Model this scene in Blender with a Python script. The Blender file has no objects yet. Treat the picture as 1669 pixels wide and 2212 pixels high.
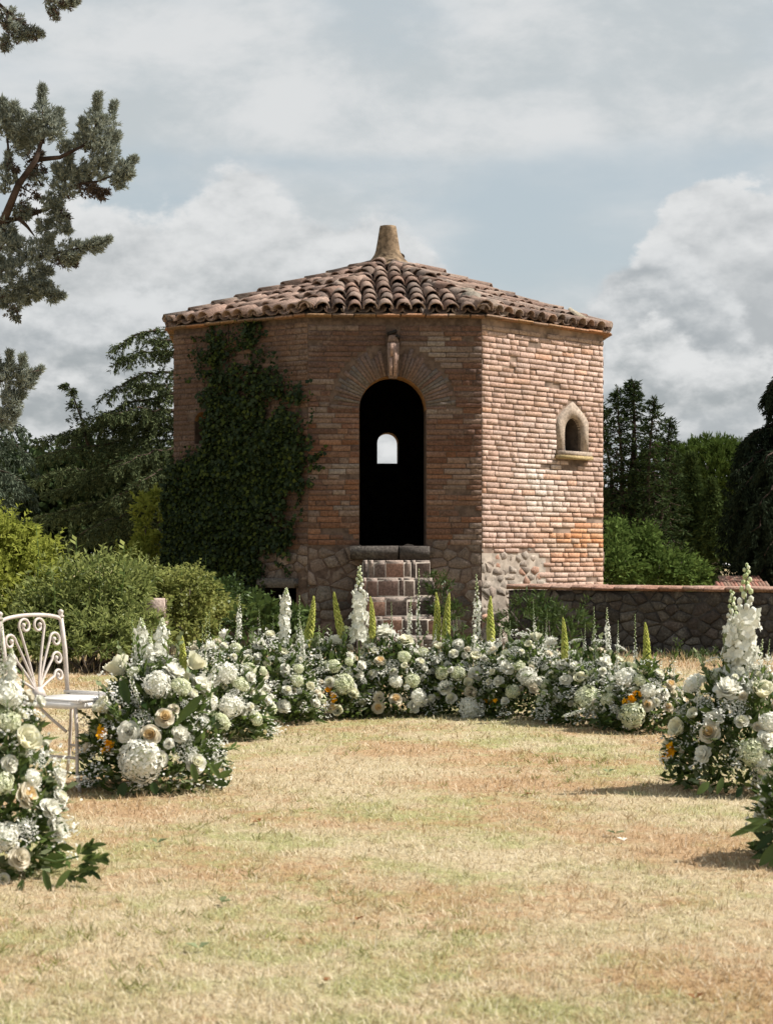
import bpy, math, random
import numpy as np
from mathutils import Vector, Matrix, Quaternion, noise as mnoise

SC = bpy.context.scene
COL = SC.collection
R = random.Random(7)
NR = np.random.RandomState(7)

# ------------------------------------------------------------------ camera, sky, sun, exposure
F, CX, HY, CH = 4000.0, 834.5, 1195.0, 1.2      # measured on the photo: focal length, centre, horizon; eye height
def at(x, y, d):                                # a point read off the photo at distance d -> place in metres
    return Vector(((x - CX) * d / F, d, CH - (y - HY) * d / F))

cam = bpy.data.cameras.new('camera')
cam.sensor_fit = 'VERTICAL'; cam.sensor_height = 36.0; cam.sensor_width = 36.0
cam.lens = 36.0 * F / 2212.0
cam.shift_y = (HY - 1106.0) / 2212.0
cam.clip_start = 0.1; cam.clip_end = 3000
cam.dof.use_dof = True; cam.dof.focus_distance = 17.0; cam.dof.aperture_fstop = 7.1
camo = bpy.data.objects.new('camera', cam); COL.objects.link(camo)
camo.location = (0, 0, CH); camo.rotation_euler = (math.pi / 2, 0, 0)
SC.camera = camo

SUN_EL, SUN_AZ = math.radians(49), math.radians(9)     # azimuth measured from +X towards +Y
S = Vector((math.cos(SUN_EL) * math.cos(SUN_AZ), math.cos(SUN_EL) * math.sin(SUN_AZ), math.sin(SUN_EL)))
sun = bpy.data.lights.new('sun', 'SUN'); sun.energy = 5.0; sun.angle = math.radians(0.55); sun.color = (1.0, 0.945, 0.87)
suno = bpy.data.objects.new('sun', sun); COL.objects.link(suno)
suno.rotation_euler = S.to_track_quat('Z', 'Y').to_euler(); suno.location = (20, 5, 25)

SC.view_settings.view_transform = 'Standard'
SC.view_settings.look = 'None'
SC.view_settings.exposure = 0.77
SC.view_settings.gamma = 1.0
SC.view_settings.use_curve_mapping = False
SC.render.engine = 'CYCLES'
SC.cycles.max_bounces = 6; SC.cycles.diffuse_bounces = 3; SC.cycles.transparent_max_bounces = 4
SC.cycles.caustics_reflective = False; SC.cycles.caustics_refractive = False

class N:
    """tiny helper for node trees"""
    def __init__(s, tree): s.t = tree; s.n = tree.nodes; s.l = tree.links
    def new(s, kind, **kw):
        n = s.n.new(kind)
        for k, v in kw.items(): setattr(n, k, v)
        return n
    def put(s, sock, v):
        if isinstance(v, bpy.types.NodeSocket): s.l.new(v, sock)
        elif isinstance(v, (tuple, list)) and len(v) == 3 and sock.type == 'RGBA': sock.default_value = (*v, 1)
        else: sock.default_value = v
    def m(s, op, a, b=None, c=None, clamp=False):
        n = s.new('ShaderNodeMath', operation=op, use_clamp=clamp)
        s.put(n.inputs[0], a)
        if b is not None: s.put(n.inputs[1], b)
        if c is not None: s.put(n.inputs[2], c)
        return n.outputs[0]
    def vm(s, op, a, b):
        n = s.new('ShaderNodeVectorMath', operation=op); s.put(n.inputs[0], a); s.put(n.inputs[1], b); return n.outputs[0]
    def mix(s, f, a, b, mode='MIX'):
        n = s.new('ShaderNodeMix', data_type='RGBA', blend_type=mode, clamp_factor=True)
        s.put(n.inputs[0], f); s.put(n.inputs[6], a); s.put(n.inputs[7], b); return n.outputs[2]
    def step(s, x, lo, hi, a=0.0, b=1.0):
        n = s.new('ShaderNodeMapRange', interpolation_type='SMOOTHSTEP'); s.put(n.inputs[0], x)
        n.inputs[1].default_value = lo; n.inputs[2].default_value = hi; n.inputs[3].default_value = a; n.inputs[4].default_value = b
        return n.outputs[0]
    def noise(s, vec, scale, detail=4, rough=0.55, dist=0.0):
        n = s.new('ShaderNodeTexNoise'); s.put(n.inputs['Vector'], vec)
        n.inputs['Scale'].default_value = scale; n.inputs['Detail'].default_value = detail
        n.inputs['Roughness'].default_value = rough; n.inputs['Distortion'].default_value = dist
        return n.outputs[0]

# ---- the sky: Nishita air with layered clouds in it
W = bpy.data.worlds.new('World'); SC.world = W; W.use_nodes = True
wt = N(W.node_tree); W.node_tree.nodes.clear()
sky = wt.new('ShaderNodeTexSky', sky_type='NISHITA', sun_disc=False)
sky.sun_elevation = SUN_EL; sky.sun_rotation = math.pi / 2 - SUN_AZ; sky.air_density = 1.2; sky.dust_density = 1.6; sky.ozone_density = 2.0
tc = wt.new('ShaderNodeTexCoord'); gen = tc.outputs['Generated']
sp = wt.new('ShaderNodeSeparateXYZ'); wt.put(sp.inputs[0], gen)
AZ = wt.m('MULTIPLY', wt.m('ARCTAN2', sp.outputs[0], sp.outputs[1]), 4.0)          # thousandths of the lens scale
EL = wt.m('MULTIPLY', wt.m('ARCSINE', sp.outputs[2]), 4.0)
def blobs(lst, dE=0.0):
    tot = None
    for x, y, rx, ry, a in lst:
        cx, cy = (x - CX) / 1000, (HY - y) / 1000
        u = wt.m('MULTIPLY', wt.m('SUBTRACT', AZ, cx), 1000.0 / rx)
        v = wt.m('MULTIPLY', wt.m('SUBTRACT', EL, cy - dE), 1000.0 / ry)
        e = wt.m('MULTIPLY', wt.m('EXPONENT', wt.m('MULTIPLY', wt.m('MULTIPLY_ADD', u, u, wt.m('MULTIPLY', v, v)), -1.0)), a)
        tot = e if tot is None else wt.m('ADD', tot, e)
    return tot
def fbm(dz, scale, detail, rough, stretch, off=0.0, dist=0.0):
    mp = wt.new('ShaderNodeMapping'); wt.put(mp.inputs[0], gen)
    mp.inputs['Location'].default_value = (off, off * .7, dz * stretch); mp.inputs['Scale'].default_value = (1, 1, stretch)
    return wt.noise(mp.outputs[0], scale, detail, rough, dist)
n2 = fbm(0, 6.5, 8, .54, 2.8, 4.1, .25)
HIGH = [(330, 150, 380, 190, .26), (1300, 150, 460, 150, .30), (900, 290, 560, 60, .24), (1560, 250, 260, 80, .16), (1060, 30, 250, 70, -.08),
        (840, 60, 120, 120, -.05), (100, 200, 180, 40, -.12), (740, 362, 420, 26, -.14), (1110, 540, 130, 120, -.26)]
high = wt.step(wt.m('ADD', blobs(HIGH), n2), .30, .74)
hcol = wt.mix(high, (.535, .60, .63), wt.mix(wt.step(fbm(0, 9, 10, .60, 2.0, 9., .15), .38, .62), (.55, .595, .615), (.73, .745, .75)))
def bank(below, base, humps, amp, soft, fade, off, top=(.77, .78, .78), bot=(.40, .43, .445), scale=16):
    """one row of heaped cloud: billowing bright tops, flat grey underside fading down"""
    prof = base
    for x, y, rx in humps:
        u = wt.m('MULTIPLY', wt.m('SUBTRACT', AZ, (x - CX) / 1000), 1000.0 / rx)
        prof = wt.m('MULTIPLY_ADD', wt.m('EXPONENT', wt.m('MULTIPLY', wt.m('POWER', wt.m('ABSOLUTE', u), 2.6), -1.0)), (HY - y) / 1000 - base, prof)
    nz = wt.m('SUBTRACT', fbm(0, scale, 11, .60, 1.6, off), .5)
    s = wt.m('SUBTRACT', wt.m('MULTIPLY_ADD', nz, amp * 1.9, prof), EL)
    cov = wt.step(s, 0.0, soft)
    nb = wt.m('SUBTRACT', fbm(0, 8, 5, .55, 3.2, off + 1.7), .5)
    up = wt.m('SUBTRACT', fbm(0, scale, 11, .60, 1.6, off), fbm(-.007, scale, 8, .58, 1.6, off))
    sh = wt.step(wt.m('ADD', wt.m('MULTIPLY_ADD', nb, .60, s), wt.m('MULTIPLY', up, -1.15)), -.06, fade)
    return wt.mix(cov, below, wt.mix(sh, top, bot)), cov
sk, _c = hcol, None
sk, c1 = bank(sk, .44, [(200, 410, 330), (640, 470, 210), (890, 510, 120)], .19, .05, .46, .37)
sk, c2 = bank(sk, .40, [(1580, 385, 270)], .20, .04, .42, 2.9, (.77, .78, .78), (.47, .495, .51))
sk, c3 = bank(sk, .33, [(1420, 530, 210), (160, 640, 200), (500, 650, 240)], .18, .06, .30, 5.3, (.73, .745, .75), (.41, .44, .46))
sk, c4 = bank(sk, .33, [(60, 770, 150), (300, 745, 150), (1370, 700, 100), (1600, 740, 170), (850, 790, 300)], .14, .04, .26, 7.7)
sk, c5 = bank(sk, .20, [(1550, 870, 260), (120, 890, 260)], .10, .05, .20, 11.2, (.70, .715, .72), (.45, .48, .50))
sk, c6 = bank(sk, .13, [(1550, 970, 260), (120, 970, 260)], .08, .05, .22, 15.2, (.70, .715, .72), (.48, .51, .53))
bg1 = wt.new('ShaderNodeBackground'); wt.put(bg1.inputs[0], sky.outputs[0]); bg1.inputs[1].default_value = 0.068
bg2 = wt.new('ShaderNodeBackground'); wt.put(bg2.inputs[0], sk); bg2.inputs[1].default_value = 0.585
veil = wt.m('MULTIPLY_ADD', wt.m('MAXIMUM', wt.m('MAXIMUM', wt.m('MAXIMUM', c1, c2), wt.m('MAXIMUM', c3, c4)), high), .20, .78)
mxs = wt.new('ShaderNodeMixShader'); wt.put(mxs.inputs[0], veil); wt.l.new(bg1.outputs[0], mxs.inputs[1]); wt.l.new(bg2.outputs[0], mxs.inputs[2])
wo = wt.new('ShaderNodeOutputWorld'); wt.l.new(mxs.outputs[0], wo.inputs[0])
W.cycles.sampling_method = 'MANUAL'; W.cycles.sample_map_resolution = 512

# ------------------------------------------------------------------ mesh helpers
class MB:
    """collects geometry and links it as one mesh object; points are in world metres"""
    def __init__(s): s.v = []; s.f = []; s.n = 0; s.t = []; s.c = []
    def add(s, V, Fc, mat=0, tint=0.5, col=None):
        V = np.asarray(V, float).reshape(-1, 3)
        if isinstance(Fc, np.ndarray): s.f.append((Fc + s.n, mat))
        else:
            by = {}
            for f in Fc: by.setdefault(len(f), []).append(f)
            for k, fs in by.items(): s.f.append((np.array(fs, int) + s.n, mat))
        s.v.append(V); s.n += len(V)
        s.t.append(np.broadcast_to(np.asarray(tint, float), (len(V),)).copy())
        if col is not None: s.c.append((s.n - len(V), np.broadcast_to(np.asarray(col, float), (len(V), 3))))
    def box(s, c, x, y, z, mat=0, tint=.5, col=None):
        """centre c and three half-axis vectors"""
        c, x, y, z = (np.array(a, float) for a in (c, x, y, z))
        V = [c + i * x + j * y + k * z for k in (-1, 1) for j in (-1, 1) for i in (-1, 1)]
        s.add(V, [(0, 2, 3, 1), (4, 5, 7, 6), (0, 1, 5, 4), (2, 6, 7, 3), (0, 4, 6, 2), (1, 3, 7, 5)], mat, tint, col)
    def tube(s, pts, radii, k=6, mat=0, tint=.5, cap=True):
        pts = [Vector(p) for p in pts]; n = len(pts)
        if not hasattr(radii, '__len__'): radii = [radii] * n
        t0 = (pts[1] - pts[0]).normalized()
        u = t0.orthogonal().normalized(); V = []
        for i, p in enumerate(pts):
            t = (pts[min(i + 1, n - 1)] - pts[max(i - 1, 0)]).normalized()
            u = (u - t * u.dot(t)).normalized() if (u - t * u.dot(t)).length > 1e-6 else t.orthogonal().normalized()
            w = t.cross(u)
            for j in range(k):
                a = 2 * math.pi * j / k
                V.append(p + (u * math.cos(a) + w * math.sin(a)) * radii[i])
        Fc = [(i * k + j, i * k + (j + 1) % k, (i + 1) * k + (j + 1) % k, (i + 1) * k + j) for i in range(n - 1) for j in range(k)]
        if cap: Fc += [tuple(range(k))[::-1], tuple((n - 1) * k + j for j in range(k))]
        s.add([tuple(v) for v in V], Fc, mat, tint)
    def mesh(s, name, mats, org=(0, 0, 0), smooth=False):
        me = bpy.data.meshes.new(name)
        V = np.concatenate(s.v) - np.array(org, float)
        me.vertices.add(len(V)); me.vertices.foreach_set('co', V.astype('f').ravel())
        tot = np.concatenate([np.full(len(f), f.shape[1]) for f, m in s.f])
        li = np.concatenate([f.ravel() for f, m in s.f]); mi = np.concatenate([np.full(len(f), m) for f, m in s.f])
        me.loops.add(len(li)); me.loops.foreach_set('vertex_index', li.astype('i'))
        me.polygons.add(len(tot))
        st = np.concatenate([[0], np.cumsum(tot)[:-1]])
        me.polygons.foreach_set('loop_start', st.astype('i'))
        me.polygons.foreach_set('loop_total', tot.astype('i'))
        me.polygons.foreach_set('material_index', mi.astype('i'))
        if smooth: me.polygons.foreach_set('use_smooth', np.ones(len(tot), bool))
        a = me.attributes.new('tint', 'FLOAT', 'POINT'); a.data.foreach_set('value', np.concatenate(s.t).astype('f'))
        if s.c:
            C = np.ones((len(V), 4)); C[:, :3] = .5
            for o, c in s.c: C[o:o + len(c), :3] = c
            a = me.attributes.new('piece', 'FLOAT_COLOR', 'POINT'); a.data.foreach_set('color', C.astype('f').ravel())
        for m in (mats if isinstance(mats, (list, tuple)) else [mats]): me.materials.append(m)
        me.update(calc_edges=True); me.validate()
        return me
    def build(s, name, mats, parent=None, smooth=False, kind=None, base=None, **props):
        org = Vector(parent_world(parent)) if parent else Vector(base if base is not None else (0, 0, 0))
        o = bpy.data.objects.new(name, s.mesh(name, mats, org, smooth)); COL.objects.link(o)
        if parent: o.parent = parent
        else: o.location = org
        if kind: o['kind'] = kind
        for k, v in props.items(): o[k] = v
        return o
def parent_world(o):
    p = Vector(o.location); q = o.parent
    while q: p = p + q.location; q = q.parent
    return p
def thing(name, label, cat, loc=(0, 0, 0), group=None):
    o = bpy.data.objects.new(name, None); COL.objects.link(o); o.location = loc; o.empty_display_size = .1
    o['label'] = label; o['category'] = cat
    if group: o['group'] = group
    return o
def put(name, me, parent, mat4, color=None, label=None):
    """a further copy of a shared mesh under its thing, at a world matrix"""
    o = bpy.data.objects.new(name, me); COL.objects.link(o)
    if parent:
        o.parent = parent; m = mat4.copy(); m.translation = m.translation - parent_world(parent)
        o.matrix_local = m
    else: o.matrix_world = mat4
    if color: o.color = (*color, 1)
    if label: o['label'] = label
    return o
def frame(o, x, y, z):
    """matrix from origin and (scaled) axis vectors"""
    return Matrix(((x[0], y[0], z[0], o[0]), (x[1], y[1], z[1], o[1]), (x[2], y[2], z[2], o[2]), (0, 0, 0, 1)))

def unit(a): return a / np.maximum(np.linalg.norm(a, axis=-1, keepdims=True), 1e-9)
def rdir(n): return unit(NR.normal(size=(n, 3)))
def cards(mb, P, D, L, Wd, mat=0, tint=None, fold=0.15, N_=None, mid=.45):
    """leaf blades: a folded diamond for each base point P along direction D"""
    n = len(P)
    if n == 0: return
    D = unit(D); Nn = rdir(n) if N_ is None else N_
    Sd = unit(np.cross(D, Nn)); Up = np.cross(Sd, D)
    L = np.broadcast_to(L, (n,))[:, None]; Wd = np.broadcast_to(Wd, (n,))[:, None]
    V = np.stack([P, P + D * L * mid + Sd * Wd * .5 + Up * Wd * fold, P + D * L, P + D * L * mid - Sd * Wd * .5 + Up * Wd * fold], 1).reshape(-1, 3)
    Fc = np.arange(n * 4).reshape(n, 4)
    t = NR.rand(n) if tint is None else np.broadcast_to(tint, (n,))
    mb.add(V, Fc, mat, np.repeat(t, 4))

# ------------------------------------------------------------------ materials
def mat_new(name):
    m = bpy.data.materials.new(name); m.use_nodes = True; m.node_tree.nodes.clear()
    h = N(m.node_tree); h.out = h.new('ShaderNodeOutputMaterial'); return m, h
def principled(h, col, rough=.85, spec=.25, bump=None, bstr=.3, bdist=.01):
    p = h.new('ShaderNodeBsdfPrincipled'); h.put(p.inputs['Base Color'], col); h.put(p.inputs['Roughness'], rough)
    p.inputs['Specular IOR Level'].default_value = spec
    if bump is not None:
        b = h.new('ShaderNodeBump'); b.inputs['Strength'].default_value = bstr; b.inputs['Distance'].default_value = bdist
        h.put(b.inputs['Height'], bump); h.l.new(b.outputs[0], p.inputs['Normal'])
    h.l.new(p.outputs[0], h.out.inputs[0]); return p
def pos(h): return h.new('ShaderNodeNewGeometry').outputs['Position']
def tint(h):
    return h.new('ShaderNodeAttribute', attribute_name='tint').outputs['Fac']
def leafmat(name, a, b, trans=.3, c=None, gloss=.0):
    m, h = mat_new(name)
    col = h.mix(tint(h), a, b)
    if c: col = h.mix(h.step(h.noise(pos(h), 2.2, 3), .5, .72), col, c)
    d = h.new('ShaderNodeBsdfDiffuse'); t = h.new('ShaderNodeBsdfTranslucent'); h.put(d.inputs[0], col); h.put(t.inputs[0], col)
    mx = h.new('ShaderNodeMixShader'); mx.inputs[0].default_value = trans
    h.l.new(d.outputs[0], mx.inputs[1]); h.l.new(t.outputs[0], mx.inputs[2]); last = mx.outputs[0]
    if gloss:
        g = h.new('ShaderNodeBsdfGlossy'); g.inputs['Roughness'].default_value = .42; g.inputs[0].default_value = (.9, .95, 1, 1)
        m2 = h.new('ShaderNodeMixShader'); m2.inputs[0].default_value = gloss
        h.l.new(last, m2.inputs[1]); h.l.new(g.outputs[0], m2.inputs[2]); last = m2.outputs[0]
    h.l.new(last, h.out.inputs[0]); return m
def plain(name, col, rough=.8, spec=.3, var=.25, scale=20, bstr=.25):
    m, h = mat_new(name); n = h.noise(pos(h), scale, 5, .6)
    c = h.mix(h.step(n, .3, .7), tuple(x * (1 - var) for x in col), tuple(min(1, x * (1 + var)) for x in col))
    principled(h, c, rough, spec, n, bstr, .01); return m
def piece_mat(name, per_object, wear=(.36, .31, .265), wear_amt=.30, rough=.9, grit=1.0, lo=.55, hi=.78):
    """fired clay or stone whose own colour comes with each piece; grain and pale efflorescence on top"""
    m, h = mat_new(name); P = pos(h)
    col = h.new('ShaderNodeObjectInfo').outputs['Color'] if per_object else h.new('ShaderNodeAttribute', attribute_name='piece').outputs['Color']
    g = h.noise(P, 38, 6, .65); big = h.noise(P, 3.1, 6, .6, .4)
    v = h.step(g, .25, .75, .58, 1.36)
    cc = h.new('ShaderNodeCombineColor'); [h.put(cc.inputs[i], v) for i in range(3)]
    col = h.mix(grit, col, cc.outputs[0], 'MULTIPLY')
    col = h.mix(h.m('MULTIPLY', h.step(h.m('ADD', h.m('MULTIPLY', big, .7), h.m('MULTIPLY', g, .3)), lo - .05, hi - .05), wear_amt), col, wear)
    col = h.mix(h.m('MULTIPLY', h.step(h.noise(P, 9, 6, .7), .58, .74), .5), col, (.06, .05, .042))
    principled(h, col, rough, .15, g, .55, .012); return m

M = {}
M['brick'] = piece_mat('weathered_brick', True)
M['brick_mass'] = piece_mat('weathered_brick_mass', False)
M['stone'] = piece_mat('rough_stone', True, (.36, .34, .30), .35)
M['stone_mass'] = piece_mat('rough_stone_mass', False, (.36, .34, .30), .35)
M['tile'] = piece_mat('old_roof_tile', True, (.42, .35, .28), .45)
M['tile_mass'] = piece_mat('old_roof_tile_mass', False, (.50, .42, .34), .55)
M['mortar'] = plain('old_mortar', (.105, .074, .058), .95, .1, .35, 14, .5)
M['mortar_grey'] = plain('rubble_mortar', (.13, .108, .09), .95, .1, .4, 9, .6)
M['mortar_dark'] = plain('dark_mortar', (.054, .047, .041), .95, .1, .4, 9, .6)
M['dark_inside'] = plain('interior_shade_black', (.022, .02, .019), .95, .05, .3, 6, .3)  # interior shade put into a near-black wall colour; hood tiles reuse it
M['mortar_pale'] = plain('worn_pale_mortar', (.225, .165, .13), .95, .1, .6, 3.2, .5)
M['limewash'] = plain('worn_limewash', (.36, .31, .26), .95, .1, .35, 7, .7)
M['recess'] = plain('shade_toned_recess', (.085, .066, .052), .95, .1, .4, 12, .4)  # window jambs coloured darker so the opening reads as shaded
M['jamb'] = plain('orange_brick_reveal', (.30, .16, .07), .9, .15, .35, 18, .5)
M['frame'] = plain('pale_cast_stone', (.31, .25, .20), .9, .15, .3, 26, .6)
M['finial'] = plain('lichen_stone', (.175, .125, .08), .92, .1, .5, 13, .8)
M['steplime'] = plain('lime_mortar', (.34, .295, .25), .95, .1, .25, 16, .4)
M['iron'] = plain('cream_painted_iron', (.50, .44, .395), .5, .4, .12, 22, .1)
M['ironwhite'] = plain('white_painted_iron', (.74, .71, .68), .45, .45, .06, 22, .1)
M['bark'] = plain('dark_bark', (.055, .038, .03), .95, .1, .5, 8, .9)
M['barkgrey'] = plain('grey_bark', (.11, .09, .075), .95, .1, .5, 8, .9)
M['stem'] = leafmat('stem_green', (.10, .15, .05), (.16, .22, .08), .1)
# petals
M['white'] = leafmat('white_petal', (.84, .83, .74), (.90, .89, .82), .42)
M['spirewhite'] = leafmat('spire_white_petal', (.64, .64, .55), (.86, .86, .78), .28)
M['cream'] = leafmat('cream_petal', (.84, .82, .64), (.88, .865, .72), .42)
M['peach'] = leafmat('peach_petal', (.80, .60, .32), (.82, .68, .43), .22)
M['blush'] = leafmat('ivory_petal', (.80, .74, .60), (.84, .79, .67), .40)
M['yellow'] = leafmat('golden_petal', (.78, .34, .012), (.86, .47, .02), .25)
M['limebud'] = leafmat('lime_bud', (.40, .45, .10), (.68, .68, .22), .35)
M['palegreen'] = leafmat('pale_green_petal', (.60, .63, .40), (.80, .81, .63), .38)
M['bud'] = leafmat('green_white_bud', (.45, .52, .26), (.78, .80, .62), .25)
M['filler'] = leafmat('tiny_white_blossom', (.66, .66, .57), (.88, .87, .82), .40)
# leaves
M['leaf_dark'] = leafmat('dark_florist_leaf', (.026, .050, .011), (.135, .185, .05), .4, gloss=.012)
M['leaf_grey'] = leafmat('eucalyptus_leaf', (.11, .14, .07), (.24, .27, .15), .28)
M['ivy'] = leafmat('ivy_leaf', (.012, .023, .008), (.040, .057, .018), .18, gloss=.01)
M['ivy_young'] = leafmat('ivy_young_leaf', (.05, .07, .018), (.095, .115, .03), .3)  # lighter young leaves, scattered at random
M['cypress'] = leafmat('blue_cypress_needle', (.135, .155, .128), (.37, .395, .33), .25)
M['cypress_brown'] = leafmat('dry_cypress_needle', (.075, .055, .045), (.16, .125, .10), .15)
M['cedar'] = leafmat('cedar_needle', (.016, .027, .013), (.12, .14, .065), .15)
M['cedar_blue'] = leafmat('blue_cedar_needle', (.028, .042, .028), (.135, .16, .11), .15)
M['spruce'] = leafmat('spruce_needle', (.012, .022, .010), (.06, .082, .032), .12)
M['conifer_mid'] = leafmat('mid_green_needle', (.035, .055, .018), (.09, .12, .04), .15)  # the feathery conifer's own mid green
M['pine'] = leafmat('stone_pine_needle', (.045, .075, .016), (.095, .135, .034), .18)
M['darkcedar'] = leafmat('weeping_dark_needle', (.010, .016, .010), (.032, .042, .024), .1)
M['shrub_lime'] = leafmat('lime_shrub_leaf', (.12, .15, .022), (.38, .40, .085), .5)
M['shrub_mid'] = leafmat('mid_shrub_leaf', (.055, .088, .02), (.34, .37, .125), .45, gloss=.008)
M['shrub_ivy'] = leafmat('variegated_shrub_leaf', (.09, .12, .025), (.36, .37, .12), .45, gloss=.008)
M['shrub_green'] = leafmat('fresh_green_leaf', (.035, .062, .014), (.135, .19, .05), .28)
M['shrub_dark'] = leafmat('shade_shrub_leaf', (.03, .055, .015), (.085, .12, .035), .25, gloss=.01)
M['wood'] = leafmat('far_wood_leaf', (.014, .024, .011), (.04, .058, .022), .1)

def lawn_color(h):
    P = pos(h)
    a = h.noise(P, .55, 5, .6, .6); b = h.noise(P, 2.4, 6, .7, .5); c = h.noise(P, 9.5, 5, .65)
    straw = h.mix(h.step(c, .3, .7), (.525, .43, .265), (.615, .535, .365))
    brown = (.46, .285, .155); green = (.37, .385, .165)
    col = h.mix(h.m('MULTIPLY', h.step(h.m('ADD', h.m('MULTIPLY', a, .5), h.m('MULTIPLY', b, .5)), .455, .575), .86), straw, green)
    col = h.mix(h.m('MULTIPLY', h.step(h.m('ADD', h.m('MULTIPLY', h.noise(h.vm('ADD', P, (31., 7., 0.)), .8, 5, .6), .6), h.m('MULTIPLY', c, .4)), .455, .585), .78), col, brown)
    return col
def lawn_mat():
    m, h = mat_new('dry_lawn_soil'); col = lawn_color(h)
    f = h.noise(pos(h), 60, 6, .7)
    col = h.mix(h.step(f, .25, .75), h.mix(.7, col, (.11, .065, .035)), col)
    principled(h, col, .95, .05, f, .7, .02); return m
def blade_mat():
    m, h = mat_new('dry_grass_blade'); col = lawn_color(h); t = tint(h)
    col = h.mix(h.step(t, .5, 1.0, 0, .7), col, (.76, .68, .53))
    col = h.mix(h.step(t, .45, 0.0, 0, .75), col, (.25, .17, .085))
    d = h.new('ShaderNodeBsdfDiffuse'); tr = h.new('ShaderNodeBsdfTranslucent'); h.put(d.inputs[0], col); h.put(tr.inputs[0], col)
    mx = h.new('ShaderNodeMixShader'); mx.inputs[0].default_value = .35
    h.l.new(d.outputs[0], mx.inputs[1]); h.l.new(tr.outputs[0], mx.inputs[2]); h.l.new(mx.outputs[0], h.out.inputs[0]); return m
M['weed'] = leafmat('lawn_weed', (.16, .17, .05), (.36, .36, .14), .35); M['lawn'] = lawn_mat(); M['blade'] = blade_mat()

# ------------------------------------------------------------------ ground
def ground_z(x, y): return 0.018 * mnoise.noise(Vector((x * .55, y * .55, 3.3))) + 0.008 * mnoise.noise(Vector((x * 2.1, y * 2.1, 9)))
g = MB()
xs = np.concatenate([[-600, -200, -60, -25, -12], np.arange(-8, 8.01, .25), [12, 25, 60, 200, 600]])
ysg = np.concatenate([[-300, -60, -10, 0], np.arange(2, 26.01, .25), [32, 45, 80, 200, 600, 900]])
V = [(x, y, ground_z(x, y) if abs(x) < 8.1 and 1.9 < y < 26.1 else 0) for y in ysg for x in xs]
nx = len(xs)
g.add(V, np.array([(j * nx + i, j * nx + i + 1, (j + 1) * nx + i + 1, (j + 1) * nx + i) for j in range(len(ysg) - 1) for i in range(nx - 1)]))
g.build('ground', M['lawn'], smooth=True, kind='structure')

def grass():
    mb = MB(); n = 450000
    u = NR.rand(n); d = 3.9 * (25.0 / 3.9) ** (u ** 1.45)
    x = (NR.rand(n) * 2 - 1) * (d * .235 + 2.0)
    z = np.array([0.018 * mnoise.noise((a * .55, b * .55, 3.3)) + 0.008 * mnoise.noise((a * 2.1, b * 2.1, 9)) for a, b in zip(x, d)])
    ang = NR.rand(n) * 2 * np.pi; tilt = np.radians(NR.normal(52, 17, n).clip(5, 84))
    L = (.014 + .036 * NR.rand(n) ** 1.6) * (1 + .3 * (d > 16)); Wd = (.0018 + .0025 * NR.rand(n)) * np.clip(d / 6.5, 1, 2.6)
    far = (NR.rand(n) < .25) & (d > 18.5); L[far] *= 2.6; tilt[far] *= .4
    H = np.stack([np.cos(ang), np.sin(ang), 0 * ang], 1); Sd = np.stack([-np.sin(ang), np.cos(ang), 0 * ang], 1)
    B = np.stack([x, d, z - .003], 1)
    st, ct = np.sin(tilt)[:, None], np.cos(tilt)[:, None]
    up = np.array([[0, 0, 1.]])
    m1 = B + (H * st * .8 + up * ct * 1.1) * (L * .5)[:, None]
    tip = B + (H * st * 1.1 + up * ct * .85) * L[:, None]
    w = Wd[:, None]
    V = np.stack([B - Sd * w * .5, B + Sd * w * .5, m1 + Sd * w * .45, m1 - Sd * w * .45, tip], 1).reshape(-1, 3)
    i = np.arange(n)[:, None] * 5
    t = np.repeat(NR.rand(n), 5)
    mb.add(V, np.concatenate([i, i + 1, i + 2, i + 3], 1), 0, t)
    mb.f.append((np.concatenate([i + 3, i + 2, i + 4], 1), 0))
    mb.build('grass', M['blade'], kind='stuff', label='short dry straw coloured grass blades covering the lawn')
grass()
def tufts():
    mb, gm = MB(), MB()
    for q in range(2600):
        d = 4.0 * (21.0 / 4.0) ** (R.random() ** 1.1); x = R.uniform(-1, 1) * (d * .235 + .7)
        nz = mnoise.fractal((x * 1.3, d * 1.3, 5), 1, 2, 3)
        if nz < -.12 + R.uniform(-.2, .2): continue
        grn = mnoise.noise((x * .6 + 9, d * .6, 1)) > .12 and R.random() < .6
        n = R.randint(5, 14); P = np.array([[x, d, ground_z(x, d)]]) + NR.normal(size=(n, 3)) * np.array([.014, .014, 0])
        D = unit(NR.normal(size=(n, 3)) * np.array([.8, .8, .2]) + np.array([0, 0, .75])); L = NR.uniform(.025, .06, n)
        cards(gm if grn else mb, P, D, L, np.clip(.0035 * d / 7, .0035, .008), 0, mid=.35)
    mb.build('dry_tufts', M['blade'], kind='stuff', label='longer dry grass tufts scattered over the lawn')
    gm.build('green_tufts', M['weed'], kind='stuff', label='greener grass tufts scattered over the lawn')
tufts()

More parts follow.
